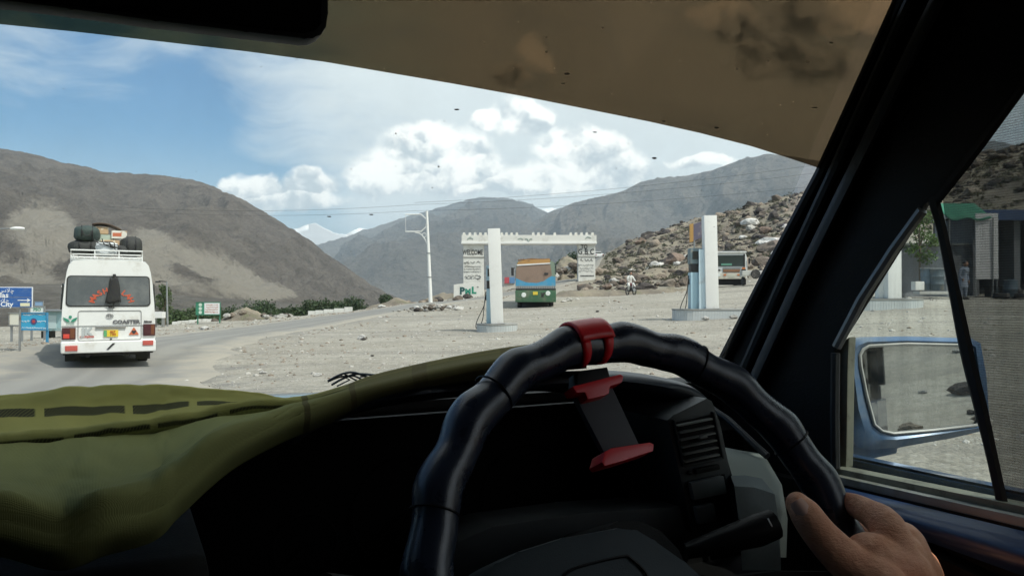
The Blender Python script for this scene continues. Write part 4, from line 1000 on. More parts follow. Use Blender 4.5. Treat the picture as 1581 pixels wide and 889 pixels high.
def coaster():
    Y = 18.9; c = at(168.5, 571.5, Y); g = c[2]; root = empty('minibus', (c[0], c[1], gz(c[0], c[1])+.02), rz=math.radians(28), label='white minibus seen from behind with luggage piled on its roof rack', cat='minibus')
    k = 149/2.09/1.0; X = lambda px: (px-168.5)/71.0; Z = lambda py: (571.5-py)/65.0
    half = [(-.0, Z(545)), (.90, Z(545)), (X(239.5), Z(540)), (1.012, Z(520)), (1.01, Z(500)), (.985, Z(470)), (.945, Z(440)), (.90, Z(420)), (.86, Z(410)), (.78, Z(404)), (.45, Z(402)), (0, Z(401.5))]
    tp = lambda t: .985 if t < .001 else (1 if t < .97 else .96)
    body = shell(half[1:-1], 0, 6.2, 30, VW, 'body', root, tp)
    # rear corner bevel band and bumper
    b = MB(); b.box((0, -.03, (Z(545)+Z(529))/2), (2.02, .20, Z(529)-Z(547)), bev=.05, seg=3); b.build('bumper', VW, root, smooth=True)
    y = -.012
    def panel(name, x0, x1, y0, y1, m, par=root, dep=.02, yy=0, bev=.006):
        b = MB(); b.box(((X(x0)+X(x1))/2, y-yy, (Z(y0)+Z(y1))/2), (X(x1)-X(x0), dep, Z(y0)-Z(y1)), bev=bev); return b.build(name, m, par, smooth=True)
    # rear window: rounded, in a rubber frame
    def rr(x0, x1, y0, y1, r, ins=0, n=5, tops=0):
        a, e, lo, hi = X(x0)+ins, X(x1)-ins, Z(y1)+ins, Z(y0)-ins; P = []
        for cx, cz, t0 in ((e-r, lo+r, -90), (e-r-tops, hi-r, 0), (a+r+tops, hi-r, 90), (a+r, lo+r, 180)):
            for i in range(n+1): t = math.radians(t0+90*i/n); P.append((cx+r*math.cos(t), cz+r*math.sin(t)))
        return P
    b = MB(); b.prism([(x, y-.004, z) for x, z in rr(103.5, 232, 427.5, 475, .09, tops=.02)], (0, .03, 0)); wf = b.build('window_rubber', RUBB, root)
    b = MB(); b.prism([(x, y-.010, z) for x, z in rr(103.5, 232, 427.5, 475, .08, .025, tops=.02)], (0, .006, 0)); b.build('rear_window', mat('bus_glass', (.10,.115,.125), .12, spec=.9, dirt=(.2,.21,.21), dscale=1.4, dth=(.4,.8)), wf)
    # red lettering in an arc on the glass (a row of block letters)
    cx, cz, R = X(172), Z(470), .42
    for i, ch in enumerate('MASHALLAH'):
        t = math.radians(165-150*i/8)
        if 70 < math.degrees(t) < 100: pass
        M_ = facing(Vector((cx+R*math.cos(t), y-.018, cz+R*math.sin(t)*.72))) @ Matrix.Rotation(t-math.pi/2, 4, 'Z')
        text('window_letter', ch, .17, M_, mat('orange_red_letters', (.55,.10,.05), .5), wf, bold=.006)
    # spare cloth hanging over the wiper
    rows = [[(X(174)+.01+ (u-.5)*(.17+.17*v)+.012*math.sin(6*u+v*5), y-.06-.03*math.sin(u*3.1), Z(429+1)-v*.60-.02*math.sin(u*6)) for u in np.linspace(0,1,9)] for v in np.linspace(0,1,10)]
    b = MB(); b.loft(rows); o = b.build('black_cloth', RUBB, root, smooth=True); sm = o.modifiers.new('s', 'SOLIDIFY'); sm.thickness = .012
    b = MB(); b.box((X(175.5), y-.05, Z(427)), (.07,.07,.07), bev=.02); b.tube([(X(175),y-.04,Z(478)), (X(174.5),y-.055,Z(428))], .012, n=5); b.build('wiper', RUBB, root)
    b = MB(); b.box((X(170), y-.03, Z(476)), (.09,.05,.04), bev=.01); b.build('wiper_motor', RUBB, root)
    # tailgate seam
    P = rr(122, 217.5, 481.5, 527, .05); b = MB(); b.tube([(x, y-.001, z) for x, z in P], .007, n=5, closed=True); b.build('tailgate_seam', mat('seam_grey', (.25,.25,.25), .7), root)
    b = MB(); b.box((0, y, Z(504.5)), (1.98, .012, .014)); b.build('body_moulding', mat('moulding_grey', (.42,.43,.42), .6), root)
    text('lettering', 'COASTER', .118, facing(Vector((X(194.5), y-.006, Z(499.3)))), mat('letter_grey', (.12,.12,.13), .5), root, bold=.006, sx=1.15)
    text('lettering', 'Saloon', .065, facing(Vector((X(228), y-.006, Z(499)))), INK, root, bold=.004)
    # oval emblem
    m = CHROME
    b = MB()
    for (rx, rz_, oz) in ((.075,.05,0), (.028,.045,0), (.055,.020,.018)):
        b.tube([(X(169)+rx*math.cos(t), y-.012, Z(489.5)+oz+rz_*math.sin(t)) for t in np.linspace(0, 2*math.pi, 17)[:-1]], .007, n=5, closed=True)
    b.build('emblem', mat('emblem_grey', (.3,.3,.3), .4, metal=.5), root)
    # winged green crest
    GC = mat('crest_green', (.03,.25,.16), .6); b = MB(); cx, cz = X(110.5), Z(494.5)
    for s in (-1, 1): b.prism([(cx, y-.004, cz-.05), (cx+s*.05, y-.004, cz+.01), (cx+s*.15, y-.004, cz+.055), (cx+s*.13, y-.004, cz+.0), (cx+s*.07, y-.004, cz-.06)][::s], (0,-.006,0))
    b.lathe([(.034,y-.006),(.034,y-.012)], c=(cx,0,cz+.06), axis='Y', n=12); b.build('crest', GC, root)
    text('crest_letters', 'EXPRESS', .045, facing(Vector((cx, y-.006, cz-.10))), GC, root)
    # lights
    for (x0, x1, y0, y1, red) in ((98.5,118.5,507,525,True), (220.5,239.5,503,521.5,False)):
        o = panel('tail_light', x0, x1, y0, y1, DKRED, dep=.05, yy=.01, bev=.012)
        panel('lens', x0+2, x0+11, (y0+y1)/2+.5, y1-2, RED if red else DKRED, o, .012, .037, .003)
        panel('lens', x0+12, x1-1.5, y0+1.5, y1-2, REDL if False else mat('amber_dark', (.16,.06,.03), .25), o, .010, .036, .003)
    for (x0, x1, y0, y1) in ((103.5,121.5,534,542), (219.5,236,528.5,536)): panel('reflector', x0, x1, y0, y1, mat('reflector_red', (.50,.10,.08), .4), dep=.03, yy=.125)
    b = MB(); b.box(((X(148)+X(194))/2, y-.02, Z(506.3)), (X(194)-X(148), .04, .05), bev=.015); b.build('handle', CHROME, root, smooth=True)
    o = panel('number_plate', 160, 182, 511.5, 522, mat('plate_yellow', (.75,.55,.05), .5), dep=.02, yy=.008)
    panel('plate_band', 160, 164.8, 511.9, 521.6, mat('plate_green', (.10,.35,.15), .5), o, .006, .021, 0)
    text('plate_text', 'GLT\n 1193', .062, facing(Vector((X(173.4), y-.032, Z(516.2)))), mat('plate_red', (.45,.1,.03), .5), o, bold=.003)
    b = MB(); b.prism([(X(198),y-.004,Z(519.5)), (X(214),y-.004,Z(519.5)), (X(206),y-.004,Z(507.5))], (0,-.008,0)); o = b.build('warning_triangle', mat('triangle_red', (.55,.14,.06), .5), root)
    text('sticker_mark', '\u2665', .09, facing(Vector((X(206), y-.014, Z(515.8)))), INK, o)
    t_ = text('sticker_letters', 'JK', .25, facing(Vector((X(135), y-.006, Z(514)))), mat('sticker_grey', (.45,.48,.48), .5), root, bold=.012)
    text('sticker_letters', 'KHUNJERAB', .055, facing(Vector((X(135), y-.006, Z(521.5)))), mat('sticker_red', (.5,.08,.06), .5), root, bold=.002)
    b = MB(); b.lathe([(.022,y-.004),(.022,y-.02)], c=(X(171),0,Z(525.5)), axis='Y', n=10); b.build('lock', RUBB, root)
    b = MB(); b.prism([(X(164),y-.13,Z(541)), (X(167.5),y-.13,Z(541)), (X(177.5),y-.13,Z(531.5)), (X(173.5),y-.13,Z(531.5))], (0,-.006,0)); b.build('bumper_mark', RUBB, root)
    # underside
    b = MB(); b.box((0, 3.0, .42), (1.5, 5.6, .22)); b.box((0,.25,.36),(1.3,.2,.10)); b.tube([(-.45,.0,.33),(-.45,1.2,.36)], .05, n=8); b.tube([(.30,-.02,.42),(.34,-.02,.30)], .02, n=5); b.tube([(.42,-.02,.42),(.44,-.02,.28)], .02, n=5); b.lathe([(.16,-.0),(.16,.2)], c=(0,1.55,.40), axis='Y', n=14); b.tube([(-.85,1.65,.40),(.85,1.65,.40)], .06, n=8); b.build('chassis', RUBB, root)
    for s in (-1, 1):
        b = MB(); b.box((s*.78, .98, .33), (.34, .02, .38), bev=.005); b.build('mud_flap', RUBB, root)
        wheel(root, s*.80, 1.6); wheel(root, s*.84, 5.2)
        b = MB(); b.box((s*.90, .55, .40), (.16, .5, .14), bev=.03); b.build('corner_bracket', RUBB, root)
        b = MB(); b.tube([(s*.93, 5.9, 2.05), (s*1.16, 5.95, 1.98), (s*1.17,5.95,1.8)], .015, n=5); b.box((s*1.13, 5.95, 2.03), (.10,.05,.05)); b.build('mirror', VW, root)
        for j in range(5):
            b = MB(); b.box((s*1.0, .75+j*1.08, 1.72), (.03, .92, .62), bev=.01, M=Matrix.Rotation(s*-.055, 3, 'Y')); b.build('side_window', GLASSD, root)
    # roof rack
    b = MB(); r = .017; zb, zt = Z(404)+.0, Z(387.5)
    xl, xr = X(110.5), X(219.5)
    b.tube([(xl,.25,zb),(xl,.25,zt),(xr,.25,zt),(xr,.25,zb)], r, n=6); b.tube([(xl+.03,.25,Z(394)),(xr-.03,.25,Z(394))], r*.8, n=6)
    for xx in (X(146), X(183)): b.tube([(xx,.25,zb),(xx,.25,zt)], r*.8, n=6)
    for s in (xl, xr): b.tube([(s,.25,zt),(s,4.6,zt),(s,4.6,zb)], r, n=6); b.tube([(s,.25,Z(395)),(s,4.6,Z(395))], r*.8, n=6)
    b.tube([(xl,.25,Z(402)),(xr,.25,Z(402))], r*1.2, n=6); b.tube([(xl,.2,Z(398.5)),(xr,.2,Z(398.5))], r, n=6)
    for i in range(12): xx = xl+(xr-xl)*i/11; b.tube([(xx,.25,zb-.05),(xx,.25,Z(398.5))], r*.6, n=5)
    for i in range(9): yy = .3+i*.53; b.tube([(xl,yy,Z(401)),(xr,yy,Z(401))], r*.7, n=5)
    b.build('roof_rack', VW, root)
    return root, X, Z
BUS, BXX, BZZ = coaster()
def on_bus(x, y, z):
    return BUS.matrix_basis @ Vector((x, y, z))
def blob(c, r, seed, amp=.12, flat=1.0, sub=3):
    from mathutils import noise as mn
    t = bmesh.new(); bmesh.ops.create_icosphere(t, subdivisions=sub, radius=1); o = Vector((seed*7.1, seed*3.3, 0))
    for v in t.verts:
        d = v.co.copy(); sq = Vector((math.copysign(abs(d.x)**.75, d.x), math.copysign(abs(d.y)**.75, d.y), math.copysign(abs(d.z)**.8, d.z)))
        k = 1+amp*mn.noise(d*1.8+o)+amp*.5*mn.noise(d*5+o); v.co = Vector((sq.x*r[0]*k+c[0], sq.y*r[1]*k+c[1], sq.z*r[2]*k+c[2]))
    return t
DUF = mat('duffel_black', (.035,.037,.036), .75, var=.3, bump=.3, bscale=40); DUF2 = mat('duffel_dark_green', (.035,.055,.05), .7, var=.3, bump=.3, bscale=40)
WRAP = mat('white_wrap', (.62,.66,.68), .55, bump=.5, bscale=14)
BOXC = mat('carton', (.52,.36,.22), .8, var=.15, dirt=(.7,.64,.5), dscale=9, dth=(.5,.6)); BOXW = mat('white_carton', (.72,.70,.62), .7, dirt=(.45,.30,.18), dscale=7, dth=(.55,.62))
def luggage():
    X, Z = BXX, BZZ
    RZ = math.radians(28)
    def put(name, fn, m, px, py, y, label, cat, extra=None, sm=True):
        c = on_bus(X(px), y, Z(py)); r = empty(name, tuple(c), rz=RZ, label=label, cat=cat, group='luggage tied on the bus roof')
        b = MB(); fn(b); b.build('body' if cat in ('bag','bundle') else 'carton', m, r, smooth=sm)
        if extra: extra(r)
    def straps(w_, h, d):
        def f(r):
            for s in (-.4, .4):
                b = MB(); b.tube([(s*w_*1.0, -d*1.02*math.sin(t), h*1.03*math.cos(t)) for t in np.linspace(-.2, 3.3, 12)], .018, n=5, flat=.4); b.build('strap', RUBB, r)
            b = MB(); b.tube(catmull([(-w_*.35,-d*1.0,h*.3), (-w_*.2,-d*1.12,-.05), (w_*.2,-d*1.12,-.05), (w_*.35,-d*1.0,h*.3)], 10), .014, n=5); b.build('handle', RUBB, r)
        return f
    put('duffel_bag', lambda b: b.merge(blob((0,0,0), (.29,.36,.20), 1, .10)), DUF2, 134, 360.5, .72, 'dark green duffel bag on top at the left of the roof load', 'bag', straps(.29,.20,.36))
    put('duffel_bag', lambda b: b.merge(blob((0,0,0), (.36,.40,.20), 2, .12)), DUF, 131, 382, .78, 'black duffel bag under the green one, leftmost on the rack', 'bag', straps(.33,.20,.4))
    put('duffel_bag', lambda b: b.merge(blob((0,0,0), (.26,.36,.27), 3, .12)), DUF, 203, 379.5, .8, 'bulky black bag at the right end of the roof rack', 'bag', straps(.24,.27,.36))
    put('duffel_bag', lambda b: b.merge(blob((0,0,0), (.18,.3,.13), 7, .12)), DUF, 188, 385, .7, 'small dark bag squeezed between white bundle and right bag', 'bag')
    put('carton_box', lambda b: b.box((0,0,0), (.31,.36,.18), bev=.01), BOXC, 156.5, 352, 1.25, 'printed brown carton at the very top of the roof load', 'box', sm=False)
    put('carton_box', lambda b: b.box((0,0,0), (.30,.40,.17), bev=.01), mat('green_carton', (.42,.50,.42), .7, var=.15), 163, 365, 1.15, 'pale green carton under the topmost brown one', 'box', sm=False)
    def band(r):
        b = MB(); b.box((-.05,-.211,.0), (.20,.004,.09)); b.build('printed_label', mat('label_red', (.55,.16,.08), .6), r)
    put('carton_box', lambda b: b.box((0,0,0), (.35,.42,.20), bev=.01), BOXW, 184.5, 359, 1.1, 'white carton with red print, at the right of the upper cartons', 'box', band, sm=False)
    put('carton_box', lambda b: b.box((0,0,0), (.42,.42,.24), bev=.01), BOXC, 170, 376, 1.1, 'brown carton in the lower row behind the white bundle', 'box', sm=False)
    def rope(r):
        for k in range(5):
            b = MB(); g = np.random.default_rng(k); P = [(g.uniform(-.3,.1)+.14*j, -.30-.05*g.random(), .16-.09*j*g.uniform(.3,1.2)+.08*g.random()) for j in range(4)]; b.tube(catmull(P, 12), .012, n=5); b.build('rope', DARKM, r)
    put('white_bundle', lambda b: b.merge(blob((0,0,0), (.28,.28,.19), 5, .22)), WRAP, 163.5, 384, .62, 'white wrapped bundle tied with dark ropes on the rack', 'bundle', rope)
    # arched dark sheet over the cartons
    c = on_bus(X(160), 1.25, Z(346)); r = empty('tarpaulin', tuple(c), rz=RZ, label='dark brown sheet arched over the topmost carton', cat='tarpaulin')
    rows = [[(-.26+.66*u, -.25+.5*v, .10*math.sin(u*2.2+.6)+.02*math.sin(v*6)-.10*u*u) for u in np.linspace(0,1,14)] for v in np.linspace(0,1,6)]
    b = MB(); b.loft(rows); o = b.build('sheet', mat('sheet_brown', (.07,.045,.03), .8), r, smooth=True); sm = o.modifiers.new('s', 'SOLIDIFY'); sm.thickness = .03
luggage()

def painted_bus():
    Y = 49; c = at(827, 474.5, Y); root = empty('painted_bus', (c[0], c[1], gz(c[0], c[1])), rz=math.radians(-1), label='green and blue painted bus with a dusty brown window, beyond the left column', cat='bus')
    s = Y/FPX; X = lambda px: (px-826.5)*s*1.02; Z = lambda py: (474.5-py)*s
    GRN = mat('bus_green', (.045,.125,.065), .5, dirt=(.16,.17,.12), dscale=1.6, dth=(.42,.75)); BLU = mat('bus_blue', (.06,.30,.50), .45, dirt=(.22,.33,.36), dscale=2, dth=(.45,.75)); ORG = mat('bus_orange', (.46,.26,.09), .55, dirt=(.25,.14,.06), dscale=2.5)
    BRN = mat('dusty_window', (.27,.19,.145), .45, var=.12, vscale=1.5, dirt=(.2,.14,.11), dscale=1.2)
    half = [(1.20, Z(465)), (1.24, Z(455)), (1.24, Z(440)), (1.22, Z(415)), (1.16, Z(405)), (1.02, Z(402.5))]
    b0 = shell(half, 0, 9.5, 8, mat('bus_side', (.20,.26,.20), .5, dirt=(.3,.2,.1), dscale=1.5), 'body', root)
    b = MB(); b.box((0, -.06, (Z(466)+Z(447.5))/2), (2.52, .22, Z(447.5)-Z(466)), bev=.05); b.build('bumper', GRN, root, smooth=True)
    b = MB(); b.box((0, -.10, Z(446)), (2.50, .10, .09), bev=.01); b.build('grille_strip', mat('strip_dark', (.03,.03,.03), .5), root)
    b = MB(); b.box((0, -.04, Z(443.2)), (2.46, .12, .16), bev=.01); gr = b.build('grille', mat('grille_grey', (.33,.34,.33), .5, var=.3, vscale=9), root)
    for i in range(22):
        b = MB() if i == 0 else b; b.box((-1.15+i*.11, -.105, Z(443.2)), (.02, .02, .13))
    b.build('grille_slats', DARKM, gr)
    # blue panel with swooping top
    P = [(X(796.5),Z(441)),(X(856.5),Z(441)),(X(856.5),Z(427)),(X(850),Z(426)),(X(845),Z(429)),(X(838),Z(434)),(X(828),Z(436.5)),(X(812),Z(435.5)),(X(803),Z(432)),(X(796.5),Z(429))]
    b = MB(); b.prism([(x,-.035,z) for x, z in P], (0,.05,0)); b.build('blue_panel', BLU, root)
    P = [(X(797),Z(429.5)),(X(803),Z(432.5)),(X(812),Z(436)),(X(828),Z(437)),(X(838),Z(434.5)),(X(845),Z(429.5)),(X(851),Z(425)),(X(850),Z(416)),(X(848),Z(407)),(X(800),Z(409.5)),(X(797),Z(414))]
    b = MB(); b.prism([(x,-.015,z) for x, z in P], (0,.03,0)); b.build('window', BRN, root)
    b = MB(); b.prism([(x,-.05,z) for x, z in [(X(839),Z(424)),(X(845),Z(424)),(X(846),Z(421)),(X(840),Z(420.5))]], (0,.03,0)); b.build('window_sticker', DARKM, root)
    b = MB(); b.prism([(x,-.05,z) for x, z in [(X(798),Z(410)),(X(848.5),Z(406.8)),(X(848.5),Z(405.3)),(X(798),Z(408))]], (0,.05,0)); b.build('white_strip', SIGNW, root)
    b = MB(); b.prism([(x,-.03,z) for x, z in [(X(798),Z(408.5)),(X(848.5),Z(406)),(X(848),Z(399.5)),(X(838),Z(400.3)),(X(812),Z(400.5)),(X(800),Z(404))]], (0,.6,0), bev=.02); b.build('head_board', ORG, root)
    b = MB()
    for i in range(14): x = X(801+i*3.4); b.tube([(x,.3,Z(404)),(x,.3,Z(399.3-(.8 if i%3 else 0)))], .03, n=5)
    b.tube([(X(800),.3,Z(401)),(X(848),.3,Z(399))], .03, n=6); b.tube([(X(804),.3,Z(401)),(X(820),.3,Z(398.7)),(X(848),.3,Z(400))], .03, n=5)
    for yy in (2,4,6,8): b.tube([(-1.0,yy,Z(403)),(-1.0,yy,Z(399)),(1.0,yy,Z(399)),(1.0,yy,Z(403))], .03, n=5)
    b.build('roof_rack', mat('rack_brown', (.22,.11,.04), .6), root)
    for px in (808.5, 845):
        b = MB(); b.lathe([(.13,-.19),(.15,-.17),(.15,-.10)], c=(X(px),0,Z(455 if px < 820 else 452.5)), axis='Y', n=14); b.build('headlight', mat('lamp_glass', (.75,.78,.75), .2), root, smooth=True)
    b = MB(); b.box((X(826), -.18, Z(452.3)), (.30,.02,.20), bev=.004); b.build('number_plate', mat('plate_yellow2', (.68,.52,.06), .5), root)
    b = MB(); b.prism([(x,-.175,z) for x, z in [(X(834),Z(458)),(X(838),Z(458)),(X(841),Z(451)),(X(838),Z(451))]], (0,-.01,0)); b.prism([(x,-.175,z) for x, z in [(X(834),Z(452)),(X(835.5),Z(451)),(X(839),Z(458)),(X(837),Z(458))]], (0,-.01,0)); b.build('painted_cross', DARKM, root)
    if 0: b = MB(); b.prism([(x,-.175,z) for x, z in [(X(816),Z(465)),(X(824),Z(466)),(X(836),Z(463)),(X(835),Z(461.5)),(X(824),Z(464)),(X(818),Z(462.5))]], (0,-.012,0)); b.build('painted_swoosh', mat('swoosh_pale', (.5,.55,.5), .5), root)
    b = MB(); b.box((0,4.5,.55), (2.1,8.5,.3)); b.tube([(-.9,1.5,.5),(.9,1.5,.5)], .08, n=6); b.build('chassis', RUBB, root)
    for sx_ in (-1, 1):
        wheel(root, sx_*1.0, 1.3, .48, .28); wheel(root, sx_*1.0, 6.6, .48, .3)
    for (px, py) in ((791.5,420),(856,418)):
        b = MB(); b.box((X(px), .05, Z(py-1)), (.16,.10,.50), bev=.03); b.tube([(X(px),.1,Z(py-5)), (X(px)*.9,.2,Z(py-7))], .02, n=5); b.build('mirror', RUBB, root)
    for j in range(6):
        for sx_ in (-1,1):
            b = MB(); b.box((sx_*1.235, 1.0+j*1.4, Z(424)), (.03,1.2,.62), bev=.01); b.build('side_window', GLASSD, root)
painted_bus()
def white_truck():
    Y = 57; c = at(1128, 440, Y); root = empty('flatbed_truck', (c[0], c[1], gz(c[0], c[1])-.02), rz=math.radians(-10), label='white flatbed truck facing us, right of the middle column', cat='truck')
    s = Y/FPX; X = lambda px: (px-1130)*s; Z = lambda py: (441-py)*s
    half = [(1.15, Z(429)), (1.18, Z(412)), (1.14, Z(398)), (1.08, Z(391)), (.95, Z(389))]
    shell(half, 0, 1.9, 6, VW, 'cab', root)
    def bx(name, x0, x1, y0, y1, m, yy=-.02, dep=.05, bev=.01, par=root):
        b = MB(); b.box(((X(x0)+X(x1))/2, yy, (Z(y0)+Z(y1))/2), (X(x1)-X(x0), dep, Z(y0)-Z(y1)), bev=bev); return b.build(name, m, par)
    ws = bx('windscreen', 1108.5, 1150, 393, 410, mat('green_glass', (.025,.04,.038), .08, spec=.9))
    bx('dash_card', 1116, 1132, 405.5, 408.5, mat('card_green', (.12,.30,.22), .6), -.052, .01, 0, ws)
    b = MB(); b.box((0,.5,Z(388)), (2.2,1.3,.10), bev=.03); b.build('sun_visor', VW, root)
    b = MB(); b.box((0,.6,Z(434)), (2.2,.9,.42), bev=.03); b.build('underside_dark', RUBB, root)  # black block stands in for the dark shade beneath the cab
    for x in (1109.3, 1150.3): bx('window_pillar', x-1.2, x+1.2, 391.5, 411, RUBB, -.04, .05, .01)
    for k in range(5): bx('grille_bar', 1118, 1145, 412.2+k*1.7, 412.8+k*1.7, DARKM, -.035, .03, 0)
    b = MB(); b.box((0,1.0,Z(386)), (.9,.6,.18), bev=.04); b.build('roof_box', DARKM, root)
    bx('grille', 1119, 1144, 414.5, 418.5, mat('grille_brown', (.25,.13,.07), .6), -.03, .06)
    for x in (1112, 1150): bx('vent', x-4, x+3, 414.5, 417, DARKM, -.03, .06)
    bx('bumper', 1107, 1153, 420.5, 429.5, mat('cream_bumper', (.60,.57,.48), .6, dirt=(.3,.22,.15), dscale=2), -.12, .2, .03)
    for x in (1111, 1147): bx('headlight', x-3.2, x+3.2, 421.5, 425.5, mat('lamp_glass', (.75,.78,.75), .2), -.23, .03)
    for (x, w_) in ((1121, 2.0), (1142, 2.5)): bx('orange_marker', x-w_, x+w_, 422, 424.5, mat('marker_orange', (.6,.2,.06), .5), -.23, .02)
    bx('number_plate', 1126, 1136, 423, 427, mat('plate_pale', (.55,.55,.45), .5), -.23, .02)
    bx('stripe', 1147, 1152, 411.5, 415, mat('marker_orange', (.6,.2,.06), .5), -.03, .03)
    b = MB(); b.box((0,3.5,.75), (1.0,6.5,.25)); b.box((0,.3,.62), (1.9,.4,.3)); b.build('chassis', RUBB, root)
    b = MB(); b.box((.3,4.9,1.12), (2.6,5.4,.16), bev=.01); b.build('flatbed', mat('bed_pale', (.5,.5,.46), .7), root)
    for s_ in (-1,1):
        wheel(root, s_*.95, 1.1, .46, .26); wheel(root, s_*.95, 5.8, .46, .3)
        b = MB(); b.box((s_*1.30,-.05,Z(402)), (.14,.08,.42), bev=.02); b.build('mirror', RUBB, root)
white_truck()
def trailer_bits():
    Y = 55; c = at(1172, 440, Y); g = gz(c[0], Y); root = empty('trailer_frame', (c[0], Y, g), label='pale trailer frame with a small wheel and hoop beside the white truck', cat='trailer')
    s = Y/FPX
    b = MB(); b.box((-.3,.4,.85), (1.7,.7,.34), bev=.04); b.build('bed', mat('bed_pale', (.5,.5,.46), .7), root)
    b = MB(); b.lathe([(.12,-.1),(.30,-.1),(.34,0),(.30,.1),(.12,.1)], c=(-.25,-.05,.78), axis='Y', n=16); b.build('spare_wheel', TYRE, root, smooth=True)
    b = MB(); x0, x1 = .35, .85; b.tube(catmull([(x0,-.1,.1),(x0,-.1,.95),(x0+.1,-.1,1.08),(x1-.1,-.1,1.08),(x1,-.1,.95),(x1,-.1,.1)], 18), .035, n=6); b.build('hoop', RUBB, root)
    for x in (-.9,.4): wheel(root, x, .7, .3, .18)
trailer_bits()
def far_car():
    Y = 150; c = at(926, 414.5, Y); r = empty('hatchback_car', (c[0], Y, gz(c[0], Y)+.05), rz=.15, label='small white hatchback on the road right of the gate', cat='car')
    b = MB(); b.box((0,1.8,.55), (1.6,3.5,.62), bev=.16, seg=3); b.build('body', VW, r, smooth=True)
    b = MB(); b.box((0,1.9,1.05), (1.42,2.2,.5), bev=.14, seg=3, taper=(.86,.8)); cb = b.build('cabin', VW, r, smooth=True)
    b = MB(); b.box((0,.86,1.08), (1.15,.10,.28), bev=.03); b.build('rear_window', GLASSD, cb)
    for s_ in (-1,1):
        wheel(r, s_*.7, .6, .28, .18); wheel(r, s_*.7, 2.9, .28, .18)
        b = MB(); b.box((s_*.68,.02,.66), (.2,.05,.14), bev=.01); b.build('tail_light', REDL, r)
far_car()
def shop_sign_far():
    Y = 118; a = at(781, 434, Y); g = gz(a[0], Y); r = empty('roadside_stall', (a[0]+.5, Y, min(g, a[2]-1)), label='small red and blue painted stall far down the road under the gate', cat='stall')
    h = at(786, 428, Y)[2]-r.location[2]
    for (x, w_, m, nm) in ((-.35,.7,mat('stall_red', (.5,.08,.10), .6),'red_panel'), (.45,.8,mat('stall_blue', (.12,.25,.45), .6),'blue_panel')):
        b = MB(); b.box((x,0,h-.45), (w_,.5,.9), bev=.02); b.build(nm, m, r)
    b = MB(); b.box((.05,.3,h*.4), (1.7,.1,h*.8)); b.build('back_board', PLASTER, r)
shop_sign_far()
# ------------------------------------------------------------ people (skinned figures)
SKIN = mat('skin_brown', (.36,.19,.12), .55, var=.08, vscale=20)
def skin_body(name, joints, edges, rad, m, parent=None, sub=1, root_i=0):
    me = bpy.data.meshes.new(name); me.from_pydata(joints, edges, []); o = bpy.data.objects.new(name, me); SC.collection.objects.link(o)
    sk = o.modifiers.new('skin', 'SKIN'); sk.use_smooth_shade = True; o.modifiers.new('sub', 'SUBSURF').levels = sub; o.modifiers['sub'].render_levels = sub
    L = me.skin_vertices[0].data if me.skin_vertices else None
    if L is None:
        me.skin_vertices.new() if hasattr(me.skin_vertices, 'new') else None; L = me.skin_vertices[0].data
    for i, r in enumerate(rad): L[i].radius = (r, r) if not isinstance(r, tuple) else r; L[i].use_root = (i == root_i)
    dg = bpy.context.evaluated_depsgraph_get(); me2 = bpy.data.meshes.new_from_object(o.evaluated_get(dg)); bpy.data.objects.remove(o); me2.name = name
    me2.materials.clear(); me2.materials.append(m)
    return link_mesh(name, me2, None, parent, smooth=True)
def head(parent, c, r, m=SKIN, hair=RUBB, cap=None, face=-1):
    t = blob((0,0,0), (r*.78, r*.92, r*1.08), 3, .03)
    for v in t.verts:
        if v.co.y < -r*.6 and abs(v.co.x) < r*.18 and -r*.3 < v.co.z < r*.15: v.co.y -= r*.22     # nose
        if v.co.z < -r*.6: v.co.x *= .8
    b = MB(); b.merge(t)
    for s in (-1,1): b.merge(blob((s*r*.78,0,-.05*r), (r*.10,r*.18,r*.26), 2, .02, sub=1))
    o = b.build('head', m, parent, smooth=True, angle=80); o.location = c
    t = blob((0,r*.10,r*.22), (r*.86,r*.95,r*.92), 6, .08); bmesh.ops.delete(t, geom=[v for v in t.verts if v.co.z < -r*.05 or (v.co.y < -r*.55 and v.co.z < r*.55)], context='VERTS')
    b = MB(); b.merge(t); b.build('hair', cap or hair, o, smooth=True)
    b = MB()
    for s in (-1,1): b.merge(blob((s*r*.32,-r*.80,r*.05), (r*.10,r*.06,r*.06), 1, 0, sub=1))
    b.box((0,-r*.86,-r*.5), (r*.42,r*.06,r*.07), bev=r*.02); b.build('features', RUBB, o)
    return o
CLW = mat('white_shalwar', (.72,.72,.68), .8, bump=.3, bscale=12); CLB = mat('pale_blue_shalwar', (.30,.34,.42), .85, bump=.3, bscale=12); CLD = mat('dark_trousers', (.05,.05,.06), .8)
